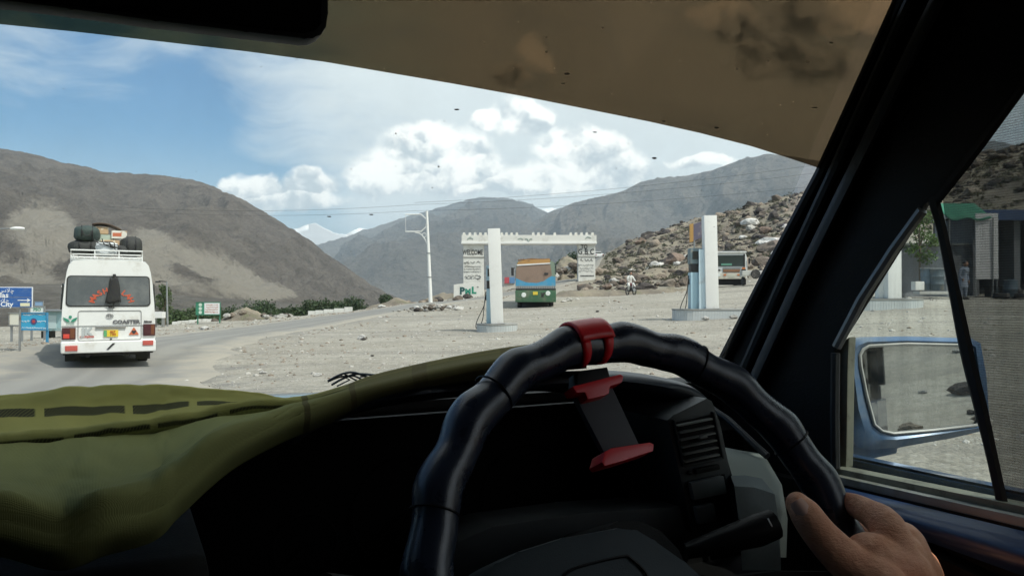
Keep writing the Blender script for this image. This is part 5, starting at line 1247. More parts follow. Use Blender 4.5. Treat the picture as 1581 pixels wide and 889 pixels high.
def biker():
    Y = 60; c = at(974, 456, Y); gx = c[0]; g = gz(gx, Y); m = empty('motorcycle', (gx, Y, g), rz=math.radians(16), label='dark motorcycle ridden towards us across the gravel', cat='motorcycle')
    for yy in (-.62, .62):
        b = MB(); P = [(0, yy+.29*math.cos(t), .30+.29*math.sin(t)) for t in np.linspace(0, 2*math.pi, 21)[:-1]]; b.tube(P, .045, n=6, closed=True); w_ = b.build('wheel', TYRE, m, smooth=True)
        b = MB()
        for k in range(8): t = k*math.pi/4; b.tube([(0,yy,.30),(0, yy+.27*math.cos(t), .30+.27*math.sin(t))], .008, n=4)
        b.lathe([(.05,-.06),(.05,.06)], c=(0,yy,.30), axis='X', n=10); b.build('spokes', STEEL, w_)
    b = MB(); b.tube([(-.07,-.62,.30),(-.08,-.40,.85)], .025, n=6); b.tube([(.07,-.62,.30),(.08,-.40,.85)], .025, n=6); b.box((0,-.62,.63), (.12,.34,.03), bev=.01); b.build('fork', mat('fender_white', (.6,.6,.6), .4), m)
    b = MB(); b.tube([(-.34,-.22,.98),(-.2,-.36,.93),(.2,-.36,.93),(.34,-.22,.98)], .018, n=6); b.build('handlebar', RUBB, m)
    b = MB(); b.lathe([(.02,-.50),(.085,-.50),(.09,-.42),(.05,-.36)], c=(0,0,.84), axis='Y', n=14); b.build('headlight', mat('lamp_glass', (.75,.78,.75), .2), m, smooth=True)
    b = MB(); b.merge(blob((0,-.12,.78), (.13,.26,.12), 4, .03)); b.build('fuel_tank', mat('tank_red', (.20,.02,.02), .3), m, smooth=True)
    b = MB(); b.box((0,.0,.42), (.26,.34,.30), bev=.05); b.tube([(0,-.35,.8),(0,.1,.62),(0,.62,.34)], .035, n=6); b.build('engine', DARKM, m, smooth=True)
    b = MB(); b.box((0,.36,.78), (.24,.62,.09), bev=.04); b.build('seat', RUBB, m, smooth=True)
    for s in (-1,1):
        b = MB(); b.tube([(s*.33,-.24,.98),(s*.36,-.28,1.14)], .008, n=4); b.box((s*.36,-.28,1.17), (.09,.02,.06), bev=.01); b.build('mirror', RUBB, m)
    p = empty('person', (gx, Y, g), rz=math.radians(16), label='man in white clothes riding the motorcycle across the gravel', cat='person')
    J = [(0,.22,.86),(0,.18,1.05),(0,.12,1.28),(0,.08,1.42),(0,.05,1.50),(-.19,.10,1.38),(-.27,-.02,1.16),(-.31,-.20,1.02),(.19,.10,1.38),(.27,-.02,1.16),(.31,-.20,1.02),(-.13,.16,.86),(-.24,-.16,.74),(-.17,-.02,.34),(.13,.16,.86),(.24,-.16,.74),(.17,-.02,.34)]
    E = [(0,1),(1,2),(2,3),(3,4),(3,5),(5,6),(6,7),(3,8),(8,9),(9,10),(0,11),(11,12),(12,13),(0,14),(14,15),(15,16)]
    R = [.15,.15,.17,.11,.06,.085,.06,.045,.085,.06,.045,.11,.10,.06,.11,.10,.06]
    skin_body('body', J, E, R, CLW, p)
    head(p, (0,.02,1.63), .115)
    for s in (-1,1):
        b = MB(); b.box((s*.18,-.08,.30), (.09,.24,.08), bev=.03); b.build('shoe', RUBB, p)
        b = MB(); b.merge(blob((s*.315,-.23,1.0), (.04,.05,.035), 2, .1, sub=2)); b.build('hand', SKIN, p, smooth=True)
biker()
def standing(px, pyb, Y, h, cloth, label, rz=0, bend=0, pose=0):
    c = at(px, pyb, Y); k = h/1.72; p = empty('person', tuple(c), rz=rz, label=label, cat='person')
    S = lambda P: [(x*k, y*k, z*k) for x, y, z in P]
    J = S([(0,0,.92),(0,0,1.1),(0,-.02-bend*.2,1.32),(0,-.03-bend*.3,1.45),(0,-.04-bend*.34,1.52),(-.20,-.02-bend*.25,1.38),(-.27,-.04,1.12),(-.22,-.18,.92),(.20,-.02-bend*.25,1.38),(.28,.02,1.12),(.27,-.06,.86),(-.10,0,.88),(-.12,-.02,.5),(-.13,.02,.08),(.10,0,.88),(.13,.0,.5),(.16,.03,.08)])
    E = [(0,1),(1,2),(2,3),(3,4),(3,5),(5,6),(6,7),(3,8),(8,9),(9,10),(0,11),(11,12),(12,13),(0,14),(14,15),(15,16)]
    R = [r*k for r in [.16,.15,.16,.10,.055,.08,.055,.04,.08,.055,.04,.13,.10,.075,.13,.10,.075]]
    skin_body('body', J, E, R, cloth, p)
    head(p, (0,(-.05-bend*.36)*k,1.63*k), .115*k)
    b = MB(); rows = [[((.19+.06*v)*k*math.cos(t), (.14+.05*v)*k*math.sin(t), (1.0-.45*v)*k) for t in np.linspace(0,2*math.pi,17)] for v in (0,.5,1)]; b.loft(rows); b.build('shirt_tail', cloth, p, smooth=True)
    for s in (-1,1):
        b = MB(); b.box((s*.145*k,-.05*k,.04*k), (.09*k,.25*k,.08*k), bev=.02); b.build('shoe', RUBB, p)
        b = MB(); b.merge(blob(((-.21 if s < 0 else .27)*k,(-.21 if s < 0 else -.08)*k,(.90 if s < 0 else .80)*k), (.035*k,.04*k,.06*k), 2, .1, sub=2)); b.build('hand', SKIN, p, smooth=True)
standing(1487, 462, 35.2, 1.66, CLB, 'person in pale blue clothes standing behind the window shade', rz=.3, bend=.3)
0 and standing(1519, 455, 37.6, 1.62, CLD, 'person in dark clothes before the pale workshop door', rz=-.5)
def clutter():
    r = random.Random(3)
    for i, (px, py, Y, w_, h, lab) in enumerate([(1537,458,37.5,.9,.5,'low dark workbench in the open workshop'),(1560,459,36.8,.6,.7,'dark oil drum standing inside the open workshop')]):
        c = at(px, py, Y); rt = empty('workbench' if i == 0 else 'oil_drum', tuple(c), label=lab, cat='workbench' if i == 0 else 'drum')
        if i == 0:
            b = MB(); b.box((0,0,h), (w_,.5,.06), bev=.01); b.build('top', DARKM, rt)
            for sx_ in (-.4,.4):
                b = MB(); b.box((sx_*w_,0,h/2), (.06,.45,h)); b.build('leg', DARKM, rt)
        else:
            b = MB(); b.lathe([(.28,0),(.30,.05),(.30,.35),(.315,.37),(.30,.39),(.30,.8),(.27,.82),(.27,.78)], n=20); b.build('shell', DRUM, rt, smooth=True)
    for i, (px, Y) in enumerate([(1546,36.5),(1575,36.6),(1566,37.5)]):
        c = at(px, 460, Y); b = MB(); b.lathe([(.17,-.1),(.31,-.11),(.35,-.07),(.35,.07),(.31,.11),(.17,.1)], c=(0,0,.11+.2*(i == 2)), n=20, cap=False); o = b.build('old_tyre', TYRE, smooth=True, label=['worn tyre lying flat near the workshop door','worn tyre lying flat at the right of the workshop floor','worn tyre resting a little higher behind the other two'][i], cat='tyre'); o.location = tuple(c)
clutter()
# ============================================================ THE CAR WE SIT IN  (local axes: x right, y forward, z up)
YA = math.radians(28); cA, sA = math.cos(YA), math.sin(YA)
def dcar(px, py):
    d = ray(px, py); return np.array([d[0]*cA+d[1]*sA, -d[0]*sA+d[1]*cA, d[2]])
O3 = np.array([0, 0, H])
def pf(px, py, F): d = dcar(px, py); return O3+d*(F/d[1])
def pr(px, py, R): d = dcar(px, py); return O3+d*(R/d[0])
def pplane(px, py, p0, n): d = dcar(px, py); n = np.array(n, float); return O3+d*(np.dot(np.array(p0)-O3, n)/np.dot(d, n))
def pd(px, py, Y):            # car point at world depth Y
    d = dcar(px, py); return O3+d*(Y/ray(px, py)[1])
WS0 = np.array([0, .733, H]); WSN = np.array([0, 1, .645])/math.hypot(1, .645)
def pw(px, py, off=0): return pplane(px, py, WS0+WSN*off, WSN)
CAR = empty('car', (0,0,0), rz=YA, label='dark cabin of the right hand drive car around us, with blue bodywork', cat='car')
DASH = mat('dash_black', (.004,.004,.004), .6, spec=.15, var=.15, vscale=30, bump=.35, bscale=900)
TRIM = mat('trim_black', (.005,.005,.005), .6, spec=.2, bump=.2, bscale=500)
TRIMG = mat('trim_grey', (.024,.027,.029), .55, spec=.3, var=.15, vscale=30, bump=.3, bscale=900)
LINING = mat('roof_lining', (.02,.02,.019), .95, bump=.3, bscale=400)
SEAL = mat('rubber_seal', (.006,.006,.006), .5, spec=.2)
CARBLUE = mat('car_blue_paint', (.022,.06,.14), .30, metal=.2, clear=.7, var=.1, dirt=(.10,.13,.17), dscale=5, dth=(.52,.8))
# ---- windscreen; a tinted band stands in for the brown overhead reflection
b = MB(); zt, zb = .375, -.115
wsz = lambda z: .733-.645*z
pts = [(-.73, wsz(zb), H+zb), (.735, wsz(zb), H+zb), (.70, wsz(zt), H+zt), (-.70, wsz(zt), H+zt)]
b.prism(pts, tuple(WSN*.005)); WSC = b.build('windscreen', glass('windscreen_glass', (.945,.955,.94), refl=.8, haze=.035, hazecol=(.6,.62,.6)), CAR)
def film_mat():
    m = bpy.data.materials.new('reflection_tint'); m.use_nodes = True; m.node_tree.nodes.clear(); q = NT(m.node_tree)
    co = q.n('ShaderNodeTexCoord').outputs['Object']
    x = q.n('ShaderNodeSeparateXYZ', _0=co).outputs[0]
    n = q.noise(q.v('MULTIPLY', co, (1, 6, 6)), 3, 5, .6)
    f = q.step(q.m('ADD', x, q.m('MULTIPLY', q.m('SUBTRACT', n, .5), .25)), -.02, .30)
    c = q.mix(f, (.275,.285,.225), (.335,.275,.205))
    c = q.mix(q.m('MULTIPLY', q.step(n, .45, .75), .30), c, (.24,.21,.17))
    t = q.n('ShaderNodeBsdfTransparent', Color=c); g = q.n('ShaderNodeBsdfGlossy', Color=(.6,.45,.3), Roughness=.08); q.n('ShaderNodeOutputMaterial', Surface=q.n('ShaderNodeMixShader', _0=schlick(q, .03), _1=t, _2=g)); return m
edge = [(-160,20),(0,37),(120,49),(250,64),(380,79),(500,95),(600,112),(700,129),(800,147),(900,167),(1000,187),(1080,205),(1158,225),(1215,243),(1272,262),(1300,272)]
lo = [pw(x, y, -.006) for x, y in edge]; left = pf(-200, 30, .6)
E0 = lo[0]; P_ = [(-.70, lo[0][1], lo[0][2]+.01)]+lo+[(.71, wsz(zt)-.006, H+zt), (-.69, wsz(zt)-.006, H+zt)]
b = MB(); b.prism(P_, tuple(-WSN*.0012)); b.build('reflection_band', film_mat(), WSC)
# flecks of dirt on the glass
b = MB(); g = np.random.default_rng(6)
fl = [(875,114,12,4),(869,129,9,2),(705,169,11,3),(1010,244,10,4),(1106,197,10,3),(1025,187,8,3),(918,204,9,2),(971,181,6,2),(1185,94,5,2),(1137,106,4,3),(1283,66,8,3),(1257,166,14,2),(843,80,5,3),(930,43,4,3),(843,57,4,2),(1247,96,8,2),(748,66,4,2),(800,34,3,2),(611,206,3,3),(677,257,4,3),(508,334,9,2),(573,331,9,2),(1005,4,3,2)]
for k in range(46): fl.append((g.uniform(40,1240), g.uniform(60,430), g.uniform(1.0,2.2), g.uniform(1,2)))
for (x, y, w_, h_) in fl:
    w_ *= .75; h_ *= .7
    if y > 300+ (x<500)*0 and x > 1150: continue
    a = g.uniform(-.25,.1); P = []
    for t in np.linspace(0, math.pi, 6): P.append(pw(x-w_/2*math.cos(t), y+h_*(.35+.65*math.sin(t))-h_*.4+a*0, -.009))
    P += [pw(x+w_*.2, y-h_*.45, -.009), pw(x-w_*.25, y-h_*.35, -.009)]
    b.prism(P, tuple(-WSN*.0006))
b.build('dirt_fleck', mat('dirt_speck', (.16,.15,.13), .9), WSC)
# surround
b = MB(); b.box((0, wsz(zb)+.02, H+zb-.02), (1.5, .06, .05), bev=.01); b.build('lower_seal', SEAL, WSC)
b = MB(); b.box((0, wsz(zt)-.03, H+zt+.01), (1.5, .16, .06), bev=.02); b.build('header_rail', LINING, CAR)
# ---- roof, floor, rear, passenger side (behind and beside us)
def panel(name, lo_, hi_, m, par=CAR, bev=.01):
    lo_, hi_ = np.array(lo_, float), np.array(hi_, float); b = MB(); b.box(tuple((lo_+hi_)/2+np.array([0,0,H])), tuple(hi_-lo_), bev=bev); return b.build(name, m, par, smooth=True)
rf = panel('roof', (-.76,-2.3,.40), (.76,.50,.44), LINING); panel('roof_skin', (-.80,-2.34,.443), (.80,.53,.47), CARBLUE, rf, .012)
panel('floor', (-.78,-2.3,-1.05), (.78,1.3,-1.0), TRIM)
panel('firewall', (-.78,.80,-1.0), (.78,.84,-.16), TRIM)
panel('tailgate', (-.78,-2.34,-1.0), (.78,-2.28,-.10), TRIMG)
panel('rear_window', (-.66,-2.33,-.10), (.66,-2.325,.36), glass('dimming_glass', (.16,.17,.17)))  # glass out of view, tinted dark to keep light off the cabin
for s in (-1, 1): panel('rear_pillar', (s*.66 if s > 0 else -.80,-2.36,-.10), (.80 if s > 0 else -.66,-2.2,.40), TRIM)
# passenger side: door card, sill, pillars, glass
panel('passenger_door', (-.80,-.45,-1.0), (-.74,.80,-.10), TRIMG); panel('rear_side_panel', (-.80,-2.3,-1.0), (-.74,-.45,-.10), TRIMG)
for y0, y1 in ((-.50,-.42),(-1.45,-1.37)): panel('side_pillar', (-.79,y0,-.10), (-.74,y1,.40), TRIM)
panel('passenger_window', (-.765,-.42,-.10), (-.760,.60,.40), glass('tinted_side_glass', (.20,.21,.21))); panel('rear_side_window', (-.765,-2.2,-.10), (-.760,-.5,.40), MATS['dimming_glass'])  # unseen side windows, tint kept dark to dim the cabin
b = MB(); b.prism([(-.79, .82, H-.12), (-.79, .72, H-.12), (-.76, .42, H+.40), (-.76, .52, H+.40)], (.07, 0, 0), bev=.01); b.build('windscreen_pillar', TRIM, CAR)
# ---- driver side: windscreen pillar, door frame, quarter frame
R0 = .745
pil = [(1408,-40),(1340,112),(1272,262),(1192,414),(1113,562),(1104,640),(1104,800),(1292,800),(1288,728),(1287,545),(1300,520),(1428,314),(1446,306),(1596,112),(1720,-60)]
b = MB(); b.prism([pr(x, y, R0) for x, y in pil], (.010, 0, 0), bev=.003); PIL = b.build('windscreen_pillar', TRIM, CAR, smooth=True)
def strip(pts, R, r, m, name, par=PIL, n=8, flat=None):
    b = MB(); b.tube([pr(x, y, R) for x, y in pts], r, n=n, flat=flat); return b.build(name, m, par, smooth=True)
strip([(1404,-30),(1336,120),(1268,268),(1187,420),(1112,566)], R0-.004, .0075, SEAL, 'glass_seal')
strip([(1420,-30),(1285,270),(1210,430),(1140,590)], R0-.007, .0065, TRIMG, 'trim_edge')
strip([(1462,-30),(1322,255),(1240,420),(1158,600)], R0-.010, .014, TRIMG, 'trim_bulge', flat=.5)
strip([(1424,325),(1380,385),(1330,462),(1292,535)], R0-.006, .0055, mat('door_frame_grey', (.16,.165,.16), .35, spec=.8), 'frame_bead')
strip([(1290,545),(1289,640),(1290,722)], R0-.004, .005, TRIMG, 'frame_bead')
# glass run channel, dusty greenish
CH = mat('window_channel', (.20,.21,.165), .6, var=.3, vscale=60, dirt=(.09,.09,.07), dscale=30)
b = MB(); b.prism([pr(x, y, R0+.011) for x, y in [(1289,548),(1305,524),(1311,520),(1309,560),(1307,700),(1306,722),(1289,722)]], (.012, 0, 0), bev=.002); b.build('glass_channel', CH, PIL)
b = MB(); b.prism([pr(x, y, R0+.0235) for x, y in [(1306,529),(1313,531),(1311,722),(1305,722)]], (.004,0,0)); b.build('glass_channel', mat('channel_dark', (.08,.085,.06), .6), PIL)
# ---- driver door
DOOR = panel('driver_door', (.735,-.50,-1.0), (.785,.74,-.215), TRIM)
def sill(pa, pb, R, wd, m, name, bev=.002):
    """rail along the door top: screen edge lines pa (upper) and pb (lower) on the plane x=R"""
    b = MB(); b.prism([pr(*pa[0], R), pr(*pa[1], R), pr(*pb[1], R), pr(*pb[0], R)], (wd, 0, 0), bev=bev); return b.build(name, m, DOOR, smooth=True)
sill([(1286,721),(1700,806)], [(1286,734),(1700,828)], .742, .02, CH, 'weather_strip')
sill([(1285,733),(1700,825)], [(1285,745),(1700,845)], .732, .02, mat('satin_rail', (.30,.32,.31), .42, metal=.15, var=.2, vscale=20, dirt=(.2,.2,.15), dscale=12), 'waist_rail')
sill([(1284,744.5),(1700,843)], [(1284,749),(1700,850)], .730, .02, SEAL, 'seal_line', .001)
b = MB(); rows = []
for px_ in (1262, 1284, 1400, 1520, 1640, 1720):
    k = (px_-1284)/416; top = 748+100*k; bot = 782+150*k; rows.append([pr(px_, top+(bot-top)*v, .728-.020*math.sin(v*math.pi*.75)) for v in np.linspace(0,1,8)])
b.loft(rows); b.build('inner_door_metal', mat('inner_blue_paint', (.012,.035,.10), .40, clear=.25, var=.1), DOOR, smooth=True)
b = MB(); b.prism([pr(x, y, .712) for x, y in [(1240,770),(1284,781),(1720,990),(1720,1500),(1180,1500),(1180,770)]], (.05,0,0)); b.build('door_card', TRIM, DOOR)
panel('door_skin', (.795,-.50,-1.0), (.82,.78,-.19), CARBLUE, DOOR, .02)
# the pane (lowered part hidden in the door) and the rest of that side
gl = [(1300,520),(1430,311),(1450,300),(1600,105),(1760,-90),(1900,-90),(1900,880),(1288,728),(1290,545)]
b = MB(); b.prism([pr(x, y, .768) for x, y in gl], (.004,0,0)); b.build('window_pane', glass('door_glass', (.90,.93,.91), refl=.8, haze=.16, hazecol=(.55,.56,.5), streak=True), DOOR)
panel('rear_door', (.74,-2.3,-1.0), (.80,-.50,-.16), CARBLUE); panel('side_pillar', (.74,-.62,-.20), (.79,-.52,.40), TRIM); panel('rear_door_window', (.765,-2.2,-.16), (.770,-.62,.40), glass('tinted_rear_glass', (.22,.23,.22)))  # rear door glass also darkened to cut light from behind
panel('roof_rail', (.74,-2.3,.33), (.80,.45,.41), TRIM)
panel('roof_rail', (-.80,-2.3,.33), (-.74,.45,.41), TRIM)
panel('front_wing', (.78,.80,-1.0), (.83,2.0,-.22), CARBLUE); panel('front_wing', (-.83,.80,-1.0), (-.78,2.0,-.22), CARBLUE)
# bonnet
b = MB(); rows = []
for f_, z_ in ((.90,-.150),(.93,-.112),(1.0,-.118),(1.3,-.165),(1.7,-.25),(1.98,-.33),(2.02,-.42)):
    rows.append([(r_, f_-.10*(r_/.8)**2, H+z_-.05*(abs(r_)/.8)**3) for r_ in np.linspace(-.80,.80,17)])
b.loft(rows); b.build('bonnet', mat('bonnet_paint', (.035,.085,.12), .35, metal=.2, clear=.4, dirt=(.22,.18,.13), dscale=4, dth=(.5,.75)), CAR, smooth=True)
# wipers: blade frame and coiled washer hose
b = MB(); W_ = lambda x, y, o=.03: pw(x, y, o)
b.tube(catmull([W_(506,588), W_(528,577), W_(548,575), W_(572,584)], 10), .0013, n=6); b.tube(catmull([W_(506,589), W_(524,582), W_(545,580), W_(560,586)], 10), .0010, n=6)
b.tube(catmull([W_(512,594), W_(530,584), W_(552,577), W_(590,580)], 10), .0013, n=6); b.tube([W_(524,578,.03), W_(540,586,.03), W_(520,596,.03)], .0009, n=5); b.tube([W_(530,576,.03), W_(566,596,.03)], .0009, n=5)
b.build('wiper', mat('wiper_grey', (.07,.09,.11), .4), CAR, smooth=True)
# ---- wing mirror
mc = pf(1404, 601, .655); mn_ = np.array([-.46,-.885,.058]); mn_ /= np.linalg.norm(mn_)
def pm(x, y, o=0): return pplane(x, y, mc+mn_*o, mn_)
ring = [(1328,548),(1333,539),(1342,534),(1400,531),(1492,533),(1500,540),(1508,600),(1513,648),(1508,656),(1440,664),(1380,669),(1362,665),(1350,655),(1338,610),(1329,565)]
outer = [(1308,540),(1316,526),(1336,520),(1400,519),(1500,522),(1514,530),(1523,580),(1528,650),(1520,664),(1470,676),(1390,690),(1340,694),(1322,690),(1311,660),(1307,600)]
cen = pm(1415,600)
rows = [[pm(x, y, .004) for x, y in ring], [pm(x, y, .008) for x, y in [( (a[0]*.55+o[0]*.45), (a[1]*.55+o[1]*.45)) for a, o in zip(ring, outer)]], [pm(x, y, .0) for x, y in outer]]
ro = [pm(x, y, 0) for x, y in outer]; back = -mn_
for k, (dd, sc) in enumerate(((.02,1.0),(.05,.93),(.08,.75),(.095,.45))):
    rows.append([cen+(p-cen)*sc+back*dd for p in ro])
b = MB(); b.loft(rows, closed=True); b.face([tuple(p) for p in rows[-1]]); MH = b.build('wing_mirror', mat('mirror_blue', (.05,.13,.27), .35, metal=.2, clear=.5, var=.2, vscale=8, dirt=(.22,.27,.32), dscale=9, dth=(.42,.75)), CAR, smooth=True)
b = MB(); rr_ = [pm(x, y, .006) for x, y in ring]; b.tube(rr_, .0022, n=6, closed=True); b.build('mirror_bezel', mat('bezel_grey', (.45,.46,.44), .4), MH, smooth=True)
def mirror_mat(name, c=(.78,.8,.8), dust=.3):
    m = bpy.data.materials.new(name); m.use_nodes = True; m.node_tree.nodes.clear(); q = NT(m.node_tree)
    co = q.n('ShaderNodeTexCoord').outputs['Object']; f = q.m('MULTIPLY', q.step(q.noise(co, 25, 6, .7), .35, .8), dust)
    q.n('ShaderNodeOutputMaterial', Surface=q.n('ShaderNodeMixShader', _0=f, _1=q.n('ShaderNodeBsdfGlossy', Color=c, Roughness=.01), _2=q.n('ShaderNodeBsdfDiffuse', Color=(.42,.42,.39)))); return m
b = MB(); b.prism([pm(x, y, .003) for x, y in ring], tuple(-mn_*.002)); b.build('mirror_glass', mirror_mat('wing_mirror_glass', (.60,.62,.62), dust=.2), MH)
b = MB(); b.prism([pm(x, y, -.012) for x, y in [(1309,688),(1312,716),(1386,700),(1386,692),(1470,676),(1400,670),(1320,676)]], tuple(-mn_*.03), bev=.004); b.build('mirror_foot', MATS['mirror_blue'], MH)
# ---- inside mirror (top left)
F_ = .40; bm_ = [(-190,-22),(0,1),(110,15),(240,33),(380,50),(470,60.5),(484,60),(497,54),(505,42),(508,20),(509,-60),(480,-90),(-190,-110)]
b = MB(); b.prism([pf(x, y, F_) for x, y in bm_], (0,.014,0), bev=.003); RMI = b.build('inside_mirror', mat('gloss_black', (.003,.003,.003), .5, spec=.15), CAR, smooth=True)
b = MB(); b.prism([pf(x, y, F_-.0015) for x, y in [(-170,-24),(0,-6),(240,24),(470,51),(488,46),(496,36),(497,-50),(470,-75),(-170,-98)]], (0,.001,0)); b.build('mirror_glass', mirror_mat('inside_mirror_glass', (.10,.10,.10), .0), RMI)
b = MB(); b.tube([pf(230,-40,F_+.03), pf(230,-60,F_+.08), (pf(230,-60,.4)[0], wsz(.36)-.02, H+.37)], .008, n=8); b.build('mirror_stalk', SEAL, RMI)
# ---- dashboard body
b = MB(); prof = [(.80,-.135),(.62,-.150),(.52,-.160),(.475,-.20),(.485,-.30),(.53,-.36),(.60,-.50),(.62,-.75),(.80,-.75)]
b.prism([(-.735, f_, H+z_) for f_, z_ in prof], (.80, 0, 0), bev=.01); DB = b.build('dashboard', DASH, CAR, smooth=True)
b = MB(); prof = [(.80,-.16),(.765,-.17),(.76,-.33),(.66,-.335),(.62,-.36),(.64,-.75),(.80,-.75)]
b.prism([(.065, f_, H+z_) for f_, z_ in prof], (.68, 0, 0), bev=.004); b.build('lower_fascia', DASH, DB, smooth=True)
# instrument hood
lip = catmull([pf(*p) for p in [(415,672,.69),(440,652,.68),(475,634,.67),(520,618,.66),(565,606,.655),(650,594,.65),(730,588,.655),(800,583,.655),(880,578,.65),(960,577,.65),(1035,588,.65),(1080,604,.65),(1104,640,.65),(1116,690,.65)]], 60)
up_ = np.array([0,0,1.])
def off(r, f=0, z=0, s=1.0, c=None):
    o = r+np.array([0,f,z]); return o
cc = np.array([.36,.76,H-.22])
def inw(r, k, f): return np.array([r[0]+(cc[0]-r[0])*k, r[1]+f, r[2]+(cc[2]-r[2])*k])
rows = [[inw(r,.10,.13) for r in lip], [inw(r,.01,.05) for r in lip], [inw(r,-.015,.012) for r in lip], [inw(r,0,0) for r in lip], [inw(r,.012,-.007) for r in lip], [inw(r,.045,-.010) for r in lip], [inw(r,.085,-.004) for r in lip], [inw(r,.10,.004) for r in lip], [inw(r,.14,.07) for r in lip], [inw(r,.20,.115) for r in lip]]
b = MB(); b.loft(rows); HOOD = b.build('instrument_hood', mat('hood_blue_black', (.020,.024,.034), .38, bump=.2, bscale=900), DB, smooth=True, angle=70)
b = MB(); b.prism([(.07,.757,H-.12),(.64,.757,H-.12),(.64,.757,H-.345),(.07,.757,H-.345)], (0,.01,0)); GP_ = b.build('gauge_panel', mat('gauge_black', (.003,.003,.003), .6, spec=.08), DB)
for (x, z, r_) in ((.28,-.215,.055),(.42,-.215,.055),(.18,-.235,.03),(.52,-.235,.03)):
    b = MB(); b.tube([(x+r_*math.cos(t), .753, H+z+r_*math.sin(t)) for t in np.linspace(0,2*math.pi,29)[:-1]], .0008, n=5, closed=True); b.tube([(x,.752,H+z),(x-r_*.6,.752,H+z-r_*.5)], .0012, n=5)
    b.build('gauge', DASH, GP_)
# ledge under the gauges
b = MB(); b.prism([pf(x, y, .625) for x, y in [(700,838),(760,812),(900,792),(1050,781),(1063,826),(1060,833),(960,846),(700,900)]], (0,.05,0), bev=.003); b.build('fascia_ledge', TRIMG, DB, smooth=True)
strip([(700,836),(760,811),(900,791),(1050,780.5),(1063,827)], R0, .001, TRIM, 'tmp') if False else None
# column of air vent and switches
VF = .62
b = MB(); b.prism([pf(x, y, VF) for x, y in [(1030,648),(1040,640),(1092,614),(1100,618),(1112,650),(1146,806),(1140,812),(1076,826),(1070,822)]], (0,.09,0), bev=.004); VC = b.build('switch_column', mat('column_grey', (.040,.046,.050), .5, var=.15, vscale=30, bump=.3, bscale=900), DB, smooth=True)
VENT = mat('vent_grey', (.20,.205,.195), .4)
def vp(u, v):   # u 0..1 across, v 0..1 down the column face
    l = np.array([1036+ (1074-1036)*v, 642+(820-642)*v]); r = np.array([1103+(1140-1103)*v, 628+(806-628)*v]); p = l+(r-l)*u; return p
def vbox(u0, u1, v0, v1, f0, dep, m, name, bev=.0015, par=VC):
    b = MB(); b.prism([pf(*vp(u, v), f0) for u, v in ((u0,v0),(u1,v0),(u1,v1),(u0,v1))], (0,dep,0), bev=bev); return b.build(name, m, par, smooth=True)
vbox(.08,.95,.06,.43,VF-.001,.004,mat('vent_black', (.004,.004,.004), .9),'vent_dark_plate',0)  # proud black plate, its colour gives the shade of a recess
for k in range(6):
    v = .09+k*.062; vbox(.11,.92,v,v+.014,VF-.006,.012,VENT,'vent_slat')
vbox(.55,.72,.225,.245,VF-.009,.008,VENT,'vent_tab'); vbox(.04,.08,.04,.45,VF-.004,.006,TRIMG,'vent_rim'); vbox(.95,.99,.04,.45,VF-.004,.006,TRIMG,'vent_rim'); vbox(.08,.95,.43,.455,VF-.004,.006,TRIMG,'vent_rim')
vbox(.30,.85,.485,.53,VF-.004,.006,TRIM,'thumb_wheel'); vbox(.12,.20,.49,.525,VF-.003,.004,TRIM,'small_button')
vbox(.10,.92,.575,.755,VF-.003,.004,SEAL,'switch_bezel',0); vbox(.13,.89,.59,.74,VF-.008,.006,mat('switch_grey', (.13,.145,.15), .45),'switch')
vbox(.10,.92,.785,.965,VF-.003,.004,SEAL,'switch_bezel',0); vbox(.13,.55,.80,.95,VF-.008,.006,MATS['switch_grey'],'switch'); vbox(.57,.89,.80,.95,VF-.007,.006,TRIM,'switch')
vbox(.62,.66,.93,.945,VF-.012,.005,CHROME,'small_button')
# outer end of the dashboard: light grey ledge with sunlight in its colour, darker speckled side
b = MB(); b.loft([[pf(1118,690,.70), pf(1150,696,.70), pf(1178,700,.70)], [pf(1124,712,.64), pf(1160,706,.64), pf(1186,712,.64)], [pf(1132,740,.61), pf(1178,742,.61), pf(1207,748,.61)], [pf(1140,790,.60), pf(1190,780,.60), pf(1216,800,.60)], [pf(1150,860,.60), pf(1190,860,.60), pf(1214,860,.60)]])
b.build('dash_end', mat('sunlit_grey_plastic', (.19,.215,.20), .6, var=.08, vscale=60, bump=.3, bscale=900), DB, smooth=True)
b = MB(); b.loft([[pf(1128,734,.598), pf(1150,733,.598), pf(1176,738,.598)], [pf(1134,750,.585), pf(1165,752,.585), pf(1196,762,.585)], [pf(1140,800,.580), pf(1175,805,.580), pf(1204,815,.580)], [pf(1146,880,.580), pf(1180,880,.580), pf(1206,880,.580)]])
b.build('dash_end_cover', mat('speckled_grey', (.10,.125,.13), .55, var=.2, vscale=200, bump=.5, bscale=1200), DB, smooth=True)
strip([(1095,628),(1125,648),(1165,686),(1185,704)], .66, .004, TRIMG, 'cable_trim', DB)
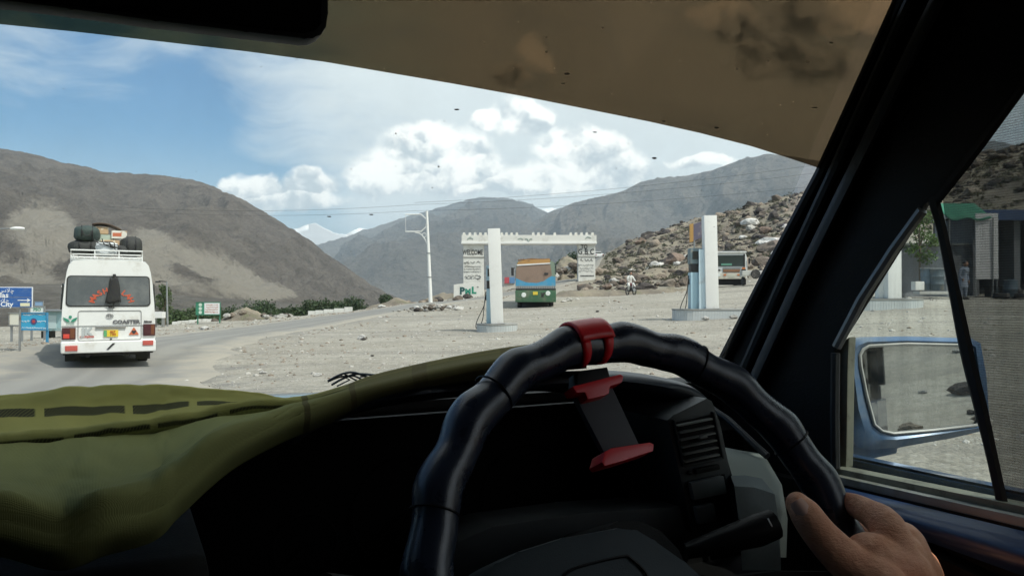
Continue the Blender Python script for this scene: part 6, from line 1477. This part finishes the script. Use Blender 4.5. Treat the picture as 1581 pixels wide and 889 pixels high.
# ---- steering wheel
TL = .4576; WC = np.array([.397,.4843,H-.2183]); RMAJ, RMIN = .1980, .0173
SW = empty('w')  # frame helper, replaced by the rim mesh below
bpy.data.objects.remove(SW)
ex, ey, ez = np.array([1,0,0.]), np.array([0,math.sin(TL),math.cos(TL)]), np.array([0,-math.cos(TL),math.sin(TL)])
def wl(px, py, dz=0):     # pixel -> wheel-local (u, v, dz)
    p = pplane(px, py, WC+ez*dz, ez)-WC; return (float(p@ex), float(p@ey), dz)
def LEATHER():
    m = bpy.data.materials.new('wheel_leather'); m.use_nodes = True; m.node_tree.nodes.clear(); q = NT(m.node_tree)
    co = q.n('ShaderNodeTexCoord').outputs['Object']; n = q.noise(co, 45, 5, .6)
    c = q.mix(n, (.012,.017,.032), (.022,.030,.052))
    b = q.n('ShaderNodeBsdfPrincipled', Base__Color=c, Roughness=q.m('ADD', q.m('MULTIPLY', n, .20), .19)); b.inputs['Specular IOR Level'].default_value = .55
    vo = q.n('ShaderNodeTexVoronoi', Vector=co, Scale=700.0)
    q.set(b.inputs['Normal'], q.n('ShaderNodeBump', Strength=.12, Distance=.0006, Height=vo.outputs['Distance'])); q.n('ShaderNodeOutputMaterial', Surface=b); return m
nM, nm = 440, 28; P = np.zeros((nM+1, nm+1, 3))
for i in range(nM+1):
    a = 2*math.pi*i/nM; bump = math.cos(a*21+.6); kk = 1+.05*bump+.012*math.sin(a*47); sh = .0016*bump
    for j in range(nm+1):
        t = 2*math.pi*j/nm; rm = RMIN*kk*(1-.16*math.exp(-((t-math.pi)/.12)**2)); R = RMAJ+sh+rm*math.cos(t); P[i,j] = (R*math.cos(a), R*math.sin(a), rm*math.sin(t))
RIM = grid_mesh('steering_wheel', P, LEATHER(), CAR); RIM.location = tuple(WC); RIM.rotation_euler = (math.pi/2-TL, 0, 0)
for k in range(6):
    a = math.radians([127, 158, 62, 28, 218, 330][k]); b = MB(); b.tube([((RMAJ+(RMIN*1.02)*math.cos(t))*math.cos(a), (RMAJ+(RMIN*1.02)*math.cos(t))*math.sin(a), RMIN*1.03*math.sin(t)) for t in np.linspace(0,2*math.pi,25)[:-1]], .0009, n=5, closed=True); b.build('cover_seam', SEAL, RIM)
b = MB()
for i in range(300):
    a = 2*math.pi*i/300; r0 = RMAJ-RMIN*.86; b.tube([(r0*math.cos(a-.004), r0*math.sin(a-.004), .0045), ((r0-.001)*math.cos(a+.006), (r0-.001)*math.sin(a+.006), -.0045)], .0006, n=4)
b.build('lace_stitching', TRIMG, RIM)
hub = [(735,900),(765,868),(800,850),(870,828),(955,813),(985,816),(1012,832),(1060,866),(1105,905),(1110,960),(1060,1050),(950,1110),(820,1080),(740,1000)]
b = MB(); b.prism([wl(x, y, .012) for x, y in hub], (0,0,-.05), bev=.006); b.build('hub_pad', mat('hub_blue_grey', (.019,.031,.038), .55, spec=.3, var=.1, vscale=40, bump=.25, bscale=900), RIM, smooth=True)
b = MB(); pts = [wl(x, y, .0135) for x, y in [(860,905),(880,880),(920,867),(962,858),(975,862),(1002,893),(1010,960)]]; b.tube(catmull(pts, 24), .0011, n=5); b.build('pad_groove', SEAL, RIM, smooth=True)
for a in (math.radians(190), math.radians(350), math.radians(270)):
    b = MB(); e = (RMAJ*math.cos(a), RMAJ*math.sin(a), 0); h_ = wl(925,960,-.015); b.tube([(h_[0]*.6+e[0]*.1, h_[1]*.6+e[1]*.1, -.03), tuple(np.array(e)*.6+np.array([0,0,-.02])), e], [.018,.014,.011], n=8, flat=.7); b.build('spoke', TRIM, RIM, smooth=True)
# column shroud and stalks
b = MB(); t0 = WC-ez*.045; b.tube([tuple(t0), tuple(WC-ez*.14), tuple(WC-ez*.25)], [.055,.062,.07], n=16); b.build('column_shroud', TRIM, DB, smooth=True)
b = MB(); b.tube([pf(1060,850,.56), pf(1110,836,.545), pf(1170,818,.53), pf(1196,808,.525)], [.007,.011,.0145,.0135], n=12); st_ = b.build('stalk', SEAL, DB, smooth=True)
b = MB(); b.tube([pf(1186,800,.512), pf(1192,812,.512)], .0007, n=5); b.build('stalk_mark', SIGNW, st_)
b = MB(); b.tube([pf(640,905,.56), pf(560,915,.545), pf(500,912,.53)], [.007,.011,.012], n=12); b.build('stalk', SEAL, DB, smooth=True)
# ---- seats behind us, so that the cabin is whole
def seat(x, nm):
    b = MB(); b.box((x,-.62,H-.62), (.50,.52,.16), bev=.05); s_ = b.build('seat', mat('seat_cloth', (.05,.05,.055), .95), CAR, smooth=True)
    b = MB(); b.box((x,-.93,H-.30), (.48,.14,.62), bev=.05, M=Matrix.Rotation(.2, 3, 'X')); b.build('backrest', MATS['seat_cloth'], s_, smooth=True)
seat(.39, 'd'); seat(-.39, 'p')

# rubble beside the road behind us, seen in the wing mirror
_r = random.Random(77)
for i in range(70):
    c = CAR.matrix_basis @ Vector((0, 0, 0)); c = Matrix.Rotation(YA, 4, 'Z') @ Vector((_r.uniform(.6, 15), -_r.uniform(11, 42), 0)); s = _r.uniform(.12, .6); mi = _r.choice([3,4,3,0,1,2])
    rock('stone', _r.randrange(8), mi, (c.x, c.y, gz(c.x, c.y)+s*.2), (s*1.3, s, s*.8), _r.uniform(0, 6), label={0:'brown',1:'tan',2:'dark',3:'pale',4:'white'}[mi]+' stone on the ground behind the car, seen in the wing mirror', cat='stone', group='stones behind the car seen in the mirror')
# ============================================================ THINGS IN THE CAR
def incar(o): o.rotation_euler = (0, 0, YA); return o
# dashboard cover cloth
cols = [-260,-80,0,92,160,235,275,353,430,470,530,588,700,800,905]
A = [600,612,612,606,602,598,598,602,613,616,600,580,555,538,528]
S = [640,640,638,636,634,632,630,628,626,620,603,583,558,541,531]
F1= [700,690,686,680,673,664,655,640,630,623,606,586,561,544,534]
F2= [708,698,694,688,681,671,661,645,633,625,608,588,563,546,536]
G = [760,752,748,748,740,722,705,664,640,629,611,592,566,549,538]
D = [795,797,802,820,800,781,747,687,652,636,617,600,574,556,545]
E1= [822,824,830,851,829,808,771,705,664,650,630,609,586,568,558]
E2= [842,845,850,872,850,828,790,722,680,663,640,618,592,574,564]
fl_ = dict(A=(.785,.715), S=(.745,.70), F1=(.665,.69), F2=(.655,.685), G=(.57,.672), D=(.465,.645), E1=(.472,.648), E2=(.530,.68))
G2 = [d-34*w for d, w in zip(D, [1,1,1,1,1,1,.9,.6,.3,.2,.2,.15,.15,.1,.1])]
fl_['G'] = (.545,.672); fl_['G2'] = (.476,.652)
def cloth():
    rows = []
    for nm, ys in (('A',A),('S',S),('F1',F1),('F2',F2),('G',G),('G2',G2),('D',D),('E1',E1),('E2',E2)):
        a, e = fl_[nm]; r = []
        for px, py in zip(cols, ys):
            w_ = float(smooth(np.array(px), 150, 560)); r.append(pf(px, py, a+(e-a)*w_))
        rows.append(catmull(r, 150))
    rows = np.array(rows); out = np.array([catmull(rows[:,i], 90) for i in range(rows.shape[1])])
    u = np.linspace(0,1,out.shape[0])[:,None]*np.ones((1,90)); v = np.ones((out.shape[0],1))*np.linspace(0,1,90)[None]
    left = (1-smooth(u, .52, .75))*(1-smooth(v, .72, .82)); mid = smooth(v, .30, .42)
    out[...,2] += left*.0040*fbm(u*9, v*7, 4)+left*.0020*fbm(u*26+v*8, v*20, 4)+.006*left*mid*fbm(u*5+3, v*4+u*3, 3)
    out[...,2] += .006*np.exp(-((v-.25)/.03)**2)*left
    return out, u, v
Pc, uc, vc = cloth()
def cloth_mat():
    m = bpy.data.materials.new('dash_cover_cloth'); m.use_nodes = True; m.node_tree.nodes.clear(); q = NT(m.node_tree)
    u = q.n('ShaderNodeAttribute', dict(attribute_name='cu')).outputs['Fac']; v = q.n('ShaderNodeAttribute', dict(attribute_name='cv')).outputs['Fac']
    co = q.n('ShaderNodeTexCoord').outputs['Object']; n = q.noise(co, 14, 5, .6)
    c = q.mix(n, (.34,.315,.085), (.45,.41,.13))
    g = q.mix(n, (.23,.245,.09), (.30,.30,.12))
    c = q.mix(q.step(q.m('ADD', v, q.m('MULTIPLY', q.m('SUBTRACT', n, .5), .10)), .23, .30), c, g)  # yellower strip by the windscreen, its daylight put into the colour
    def band(v0, v1, per, duty, off_):
        inb = q.m('MULTIPLY', q.step(v, v0, v0+.006), q.m('SUBTRACT', 1, q.step(v, v1-.006, v1)))
        ph = q.m('FRACT', q.m('ADD', q.m('MULTIPLY', u, per), off_)); on = q.m('SUBTRACT', 1, q.step(ph, duty, duty+.03))
        ht = q.m('FRACT', q.m('ADD', q.m('MULTIPLY', u, 210), q.m('MULTIPLY', v, 60))); hh = q.m('MULTIPLY', q.step(ht, .15, .3), .97)
        return q.m('MULTIPLY', q.m('MULTIPLY', inb, on), q.m('MAXIMUM', hh, .72))
    bd = q.m('MAXIMUM', band(.103,.153,7.6,.90,.52), band(.267,.285,7.6,.86,.2))
    edge_ = q.m('MULTIPLY', q.step(u, .60, .62), q.m('SUBTRACT', 1, q.step(q.m('FRACT', q.m('MULTIPLY', u, 11)), .14, .16)))
    c = q.mix(q.m('MULTIPLY', q.step(q.noise(co, 7, 5, .65), .48, .72), .35), c, (.16,.17,.07)); c = q.mix(bd, c, (.015,.015,.013)); c = q.mix(q.m('MULTIPLY', edge_, .7), c, (.05,.04,.03))
    c = q.mix(q.m('MULTIPLY', q.step(u, .58, .80), .8), c, (.13,.10,.045))  # right-hand roll goes brown-olive, with its shadow mixed into the colour
    # weave
    wv = q.n('ShaderNodeTexWave', Vector=co, Scale=430.0, Distortion=.8); wv2 = q.n('ShaderNodeTexWave', dict(bands_direction='Y'), Vector=co, Scale=430.0, Distortion=.8)
    w_ = q.m('MULTIPLY', wv.outputs[1], wv2.outputs[1]); c = q.mix(q.m('MULTIPLY', q.m('SUBTRACT', 1, w_), .30), c, (.09,.09,.03))
    b = q.n('ShaderNodeBsdfPrincipled', Base__Color=c, Roughness=.95); b.inputs['Specular IOR Level'].default_value = .1; b.inputs['Sheen Weight'].default_value = 0
    q.set(b.inputs['Normal'], q.n('ShaderNodeBump', Strength=.35, Distance=.0008, Height=w_)); q.n('ShaderNodeOutputMaterial', Surface=b); return m
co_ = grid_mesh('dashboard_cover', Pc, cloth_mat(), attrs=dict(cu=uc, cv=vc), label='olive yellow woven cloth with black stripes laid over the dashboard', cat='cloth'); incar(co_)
sm = co_.modifiers.new('s', 'SOLIDIFY'); sm.thickness = .003; sm.offset = -1
# ---- red phone holder on the rim
RED_ = mat('holder_red', (.75,.018,.026), .35); PH = empty('phone_holder', tuple(Matrix.Rotation(YA,4,'Z') @ Vector(WC)), label='red and black phone holder strapped to the top of the steering wheel', cat='phone holder')
PH.rotation_euler = (Matrix.Rotation(YA,3,'Z') @ Matrix.Rotation(math.pi/2-TL,3,'X')).to_euler()
a0 = math.atan2(wl(903,530)[1], wl(903,530)[0])
def wrap(a, t, k=1.10): R = RMAJ+.001+RMIN*k*math.cos(t); return (R*math.cos(a), R*math.sin(a), RMIN*k*math.sin(t))
aw = .088
b = MB(); rows = [[wrap(a0+aw*(-1+2*i/12)*(1-.12*math.sin(j/14*math.pi)), -1.5+3.25*j/14) for i in range(13)] for j in range(15)]; b.loft(rows)
o = b.build('strap', RED_, PH, smooth=True); sm = o.modifiers.new('s', 'SOLIDIFY'); sm.thickness = .0026; sm.offset = 1
for s in (-1, 1):
    b = MB(); rows = []
    for j in range(14):
        t = j/13; ca = a0+s*aw*(.70-.06*t); tt = 1.72+1.75*t; base = np.array(wrap(ca, tt))
        hw = .24*aw*(1.15-.25*t); L_ = np.array(wrap(ca-hw, tt)); R_2 = np.array(wrap(ca+hw, tt)); rows.append([tuple(L_), tuple(R_2)])
    b.loft(rows); o = b.build('strap_leg', RED_, PH, smooth=True); sm = o.modifiers.new('s', 'SOLIDIFY'); sm.thickness = .003; sm.offset = 1
def hp(name, pts, dz, dep, m, bev=.0015, par=PH):
    b = MB(); b.prism([wl(x, y, dz) for x, y in pts], (0,0,-dep), bev=bev); return b.build(name, m, par, smooth=True)
hp('clamp_base', [(893,572),(938,566),(944,590),(890,600)], .014, .016, SEAL)
hp('upper_jaw', [(884,596),(958,577),(963,580),(961,590),(942,596),(941,607),(934,610),(908,616),(903,605),(890,606)], .028, .016, RED_)
hp('back_plate', [(884,604),(944,594),(989,690),(940,712)], .016, .006, mat('holder_black', (.030,.030,.038), .6))
hp('lower_jaw', [(929,713),(934,697),(944,691),(1003,682),(1010,685),(1009,696),(962,711),(934,719)], .030, .020, RED_)
# ---- driver's hand and arm
def hand():
    root = empty('person', tuple(Matrix.Rotation(YA,4,'Z') @ Vector(pd(1350,870,.64))), rz=YA, label='driver, only the bare right hand and forearm seen, gripping the steering wheel', cat='person')
    o0 = pd(1350,870,.64); Q = lambda px, py, Y: tuple(pd(px, py, Y)-o0)
    b = MB()
    def limb(pts, rs, n=14):
        k = 5*(len(pts)-1)+1; C = catmull(pts, k); R_ = np.interp(np.linspace(0,1,k), np.linspace(0,1,len(rs)), rs); b.tube([tuple(c) for c in C], list(R_), n=n)
        for c, r in ((C[0], R_[0]), (C[-1], R_[-1])):
            t = bmesh.new(); bmesh.ops.create_uvsphere(t, u_segments=14, v_segments=9, radius=r*1.0); t.transform(Matrix.Translation(Vector(c))); b.merge(t)
    limb([Q(1395,965,.610), Q(1360,905,.622), Q(1310,868,.630), Q(1268,826,.634), Q(1243,792,.640), Q(1231,777,.645)], [.020,.0205,.0165,.0140,.0128,.0098])      # thumb
    limb([Q(1400,925,.640), Q(1374,822,.655), Q(1340,790,.690), Q(1306,776,.716), Q(1282,782,.740), Q(1262,796,.748)], [.019,.0155,.0115,.0098,.009,.008])       # index
    limb([Q(1415,935,.650), Q(1400,838,.675), Q(1362,828,.722), Q(1318,820,.752), Q(1290,828,.750)], [.020,.0155,.0115,.010,.0085])
    limb([Q(1428,950,.655), Q(1422,872,.688), Q(1392,865,.738), Q(1340,862,.768), Q(1308,866,.758)], [.020,.0150,.011,.0098,.008])
    limb([Q(1440,970,.660), Q(1440,925,.695), Q(1410,915,.745), Q(1360,905,.765), Q(1330,903,.752)], [.018,.0135,.010,.009,.0075])
    limb([Q(1342,862,.640), Q(1390,885,.650), Q(1420,925,.668)], [.021,.024,.021])      # back of hand
    limb([Q(1372,842,.652), Q(1398,862,.664), Q(1425,905,.682)], [.0165,.0185,.017])
    limb([Q(1330,880,.636), Q(1370,935,.628), Q(1400,985,.615)], [.017,.024,.027])
    limb([Q(1410,960,.655), Q(1425,1010,.625), Q(1450,1080,.58), Q(1500,1200,.50)], [.027,.028,.030,.036])
    me = bpy.data.meshes.new('hand'); b.b.to_mesh(me); b.b.free(); o = bpy.data.objects.new('t', me); SC.collection.objects.link(o)
    r_ = o.modifiers.new('r', 'REMESH'); r_.mode = 'VOXEL'; r_.voxel_size = .0016; s_ = o.modifiers.new('s', 'SMOOTH'); s_.iterations = 9; s_.factor = .6
    me2 = bpy.data.meshes.new_from_object(o.evaluated_get(bpy.context.evaluated_depsgraph_get())); bpy.data.objects.remove(o)
    me2.name = 'hand'; me2.materials.clear()
    m = bpy.data.materials.new('hand_skin'); m.use_nodes = True; m.node_tree.nodes.clear(); q = NT(m.node_tree); co = q.n('ShaderNodeTexCoord').outputs['Object']
    n = q.noise(co, 30, 5, .6); c = q.mix(q.step(n, .35, .65), (.68,.29,.15), (.86,.44,.26)); c = q.mix(q.m('MULTIPLY', q.step(q.noise(co, 12, 3, .5), .5, .7), .35), c, (.60,.18,.10))
    wr = q.noise(q.v('MULTIPLY', co, (1,1,2.2)), 130, 6, .7); p_ = q.n('ShaderNodeBsdfPrincipled', Base__Color=c, Roughness=.5)
    p_.inputs['Subsurface Weight'].default_value = .12; p_.inputs['Subsurface Radius'].default_value = (.01,.004,.002); p_.inputs['Subsurface Scale'].default_value = .4
    q.set(p_.inputs['Normal'], q.n('ShaderNodeBump', Strength=.75, Distance=.0022, Height=q.m('ADD', wr, q.m('MULTIPLY', q.noise(co, 55, 4, .6), 1.5)))); q.n('ShaderNodeOutputMaterial', Surface=p_)
    link_mesh('hand', me2, m, root, smooth=True)
    # thumb nail
    b = MB(); c0 = np.array(Q(1236,783,.6315)); rows = []
    cdir = np.array(Q(1231,773,.640))-np.array(Q(1250,800,.634)); cdir /= np.linalg.norm(cdir); side = np.cross(cdir, -dcar(1236,783)); side /= np.linalg.norm(side); nn = np.cross(side, cdir)
    if nn@dcar(1236,783) > 0: nn = -nn
    for v in np.linspace(-1,1,7): rows.append([tuple(c0+cdir*.0062*v+side*.0062*u*(1-.25*abs(v)**3)+nn*(-.0028*u*u+.0012)) for u in np.linspace(-1,1,9)])
    b.loft(rows); b.build('thumb_nail', mat('nail', (.80,.48,.36), .45), root, smooth=True)
    b = MB(); p0, p1, p2 = np.array(Q(1492,1180,.51)), np.array(Q(1560,1330,.43)), np.array(Q(1650,1500,.33)); b.tube([tuple(p0), tuple(p1), tuple(p2)], [.046,.056,.066], n=18); b.build('sleeve', mat('sleeve_grey', (.12,.12,.13), .9), root, smooth=True)
hand()
# ---- mesh sun shade on the driver's window
def shade():
    root = empty('window_shade', (0,0,0), rz=YA, label='black mesh sun shade with a dark border on the driver window', cat='sun shade')
    Rm = .752
    m = bpy.data.materials.new('shade_mesh'); m.use_nodes = True; m.node_tree.nodes.clear(); q = NT(m.node_tree)
    s_ = q.n('ShaderNodeSeparateXYZ', _0=q.n('ShaderNodeTexCoord').outputs['Object']); wob = q.m('MULTIPLY', q.noise(q.n('ShaderNodeTexCoord').outputs['Object'], 30, 3, .5), .0012)
    def th(c_, per, w_):
        f = q.m('FRACT', q.m('DIVIDE', q.m('ADD', c_, wob), per)); return q.step(q.m('ABSOLUTE', q.m('SUBTRACT', f, .5)), w_-.10, w_+.10)
    a = q.m('MAXIMUM', q.m('MULTIPLY', th(s_.outputs[2], .0024, .30), .82), q.m('MULTIPLY', th(s_.outputs[1], .0024, .34), .76))
    a = q.m('MAXIMUM', a, .71)
    d = q.n('ShaderNodeBsdfPrincipled', Base__Color=(.035,.033,.028), Roughness=.8); t = q.n('ShaderNodeBsdfTransparent', Color=(1,1,1))
    q.n('ShaderNodeOutputMaterial', Surface=q.n('ShaderNodeMixShader', _0=a, _1=t, _2=d))
    fab = [(1455,305),(1600,118),(1760,-60),(1900,-60),(1900,870),(1545,780),(1508,620),(1478,470)]
    b = MB(); b.face([pr(x, y, Rm) for x, y in fab]); b.build('mesh_fabric', m, root)
    def border(pts, name):
        b = MB(); P = catmull([pr(x, y, Rm-.003) for x, y in pts], 30); r = [.0001]; b.tube([tuple(p) for p in P], .0088 if name == 'strap_border' else .0065, n=10, flat=.35); return P
    def ribbon(l_, r__, name):
        b = MB(); L_ = catmull([pr(x, y, Rm-.004) for x, y in l_], 30); R_3 = catmull([pr(x, y, Rm-.004) for x, y in r__], 30); n_ = np.array([-.003,0,0])
        b.loft([[tuple(p) for p in L_], [tuple(p*.75+q_*.25+n_) for p, q_ in zip(L_, R_3)], [tuple(p*.25+q_*.75+n_) for p, q_ in zip(L_, R_3)], [tuple(p) for p in R_3]])
        b.build(name, mat('border_black', (.008,.008,.008), .8), root, smooth=True)
    ribbon([(1432,308),(1447,362),(1464,450),(1482,545),(1502,625),(1521,700),(1540,786)], [(1450,303),(1464,362),(1483,450),(1504,545),(1524,625),(1540,700),(1560,792)], 'border')
    ribbon([(1432,306),(1500,222),(1570,128),(1650,20),(1720,-70)], [(1452,314),(1512,238),(1584,141),(1664,35),(1740,-50)], 'border')
shade()
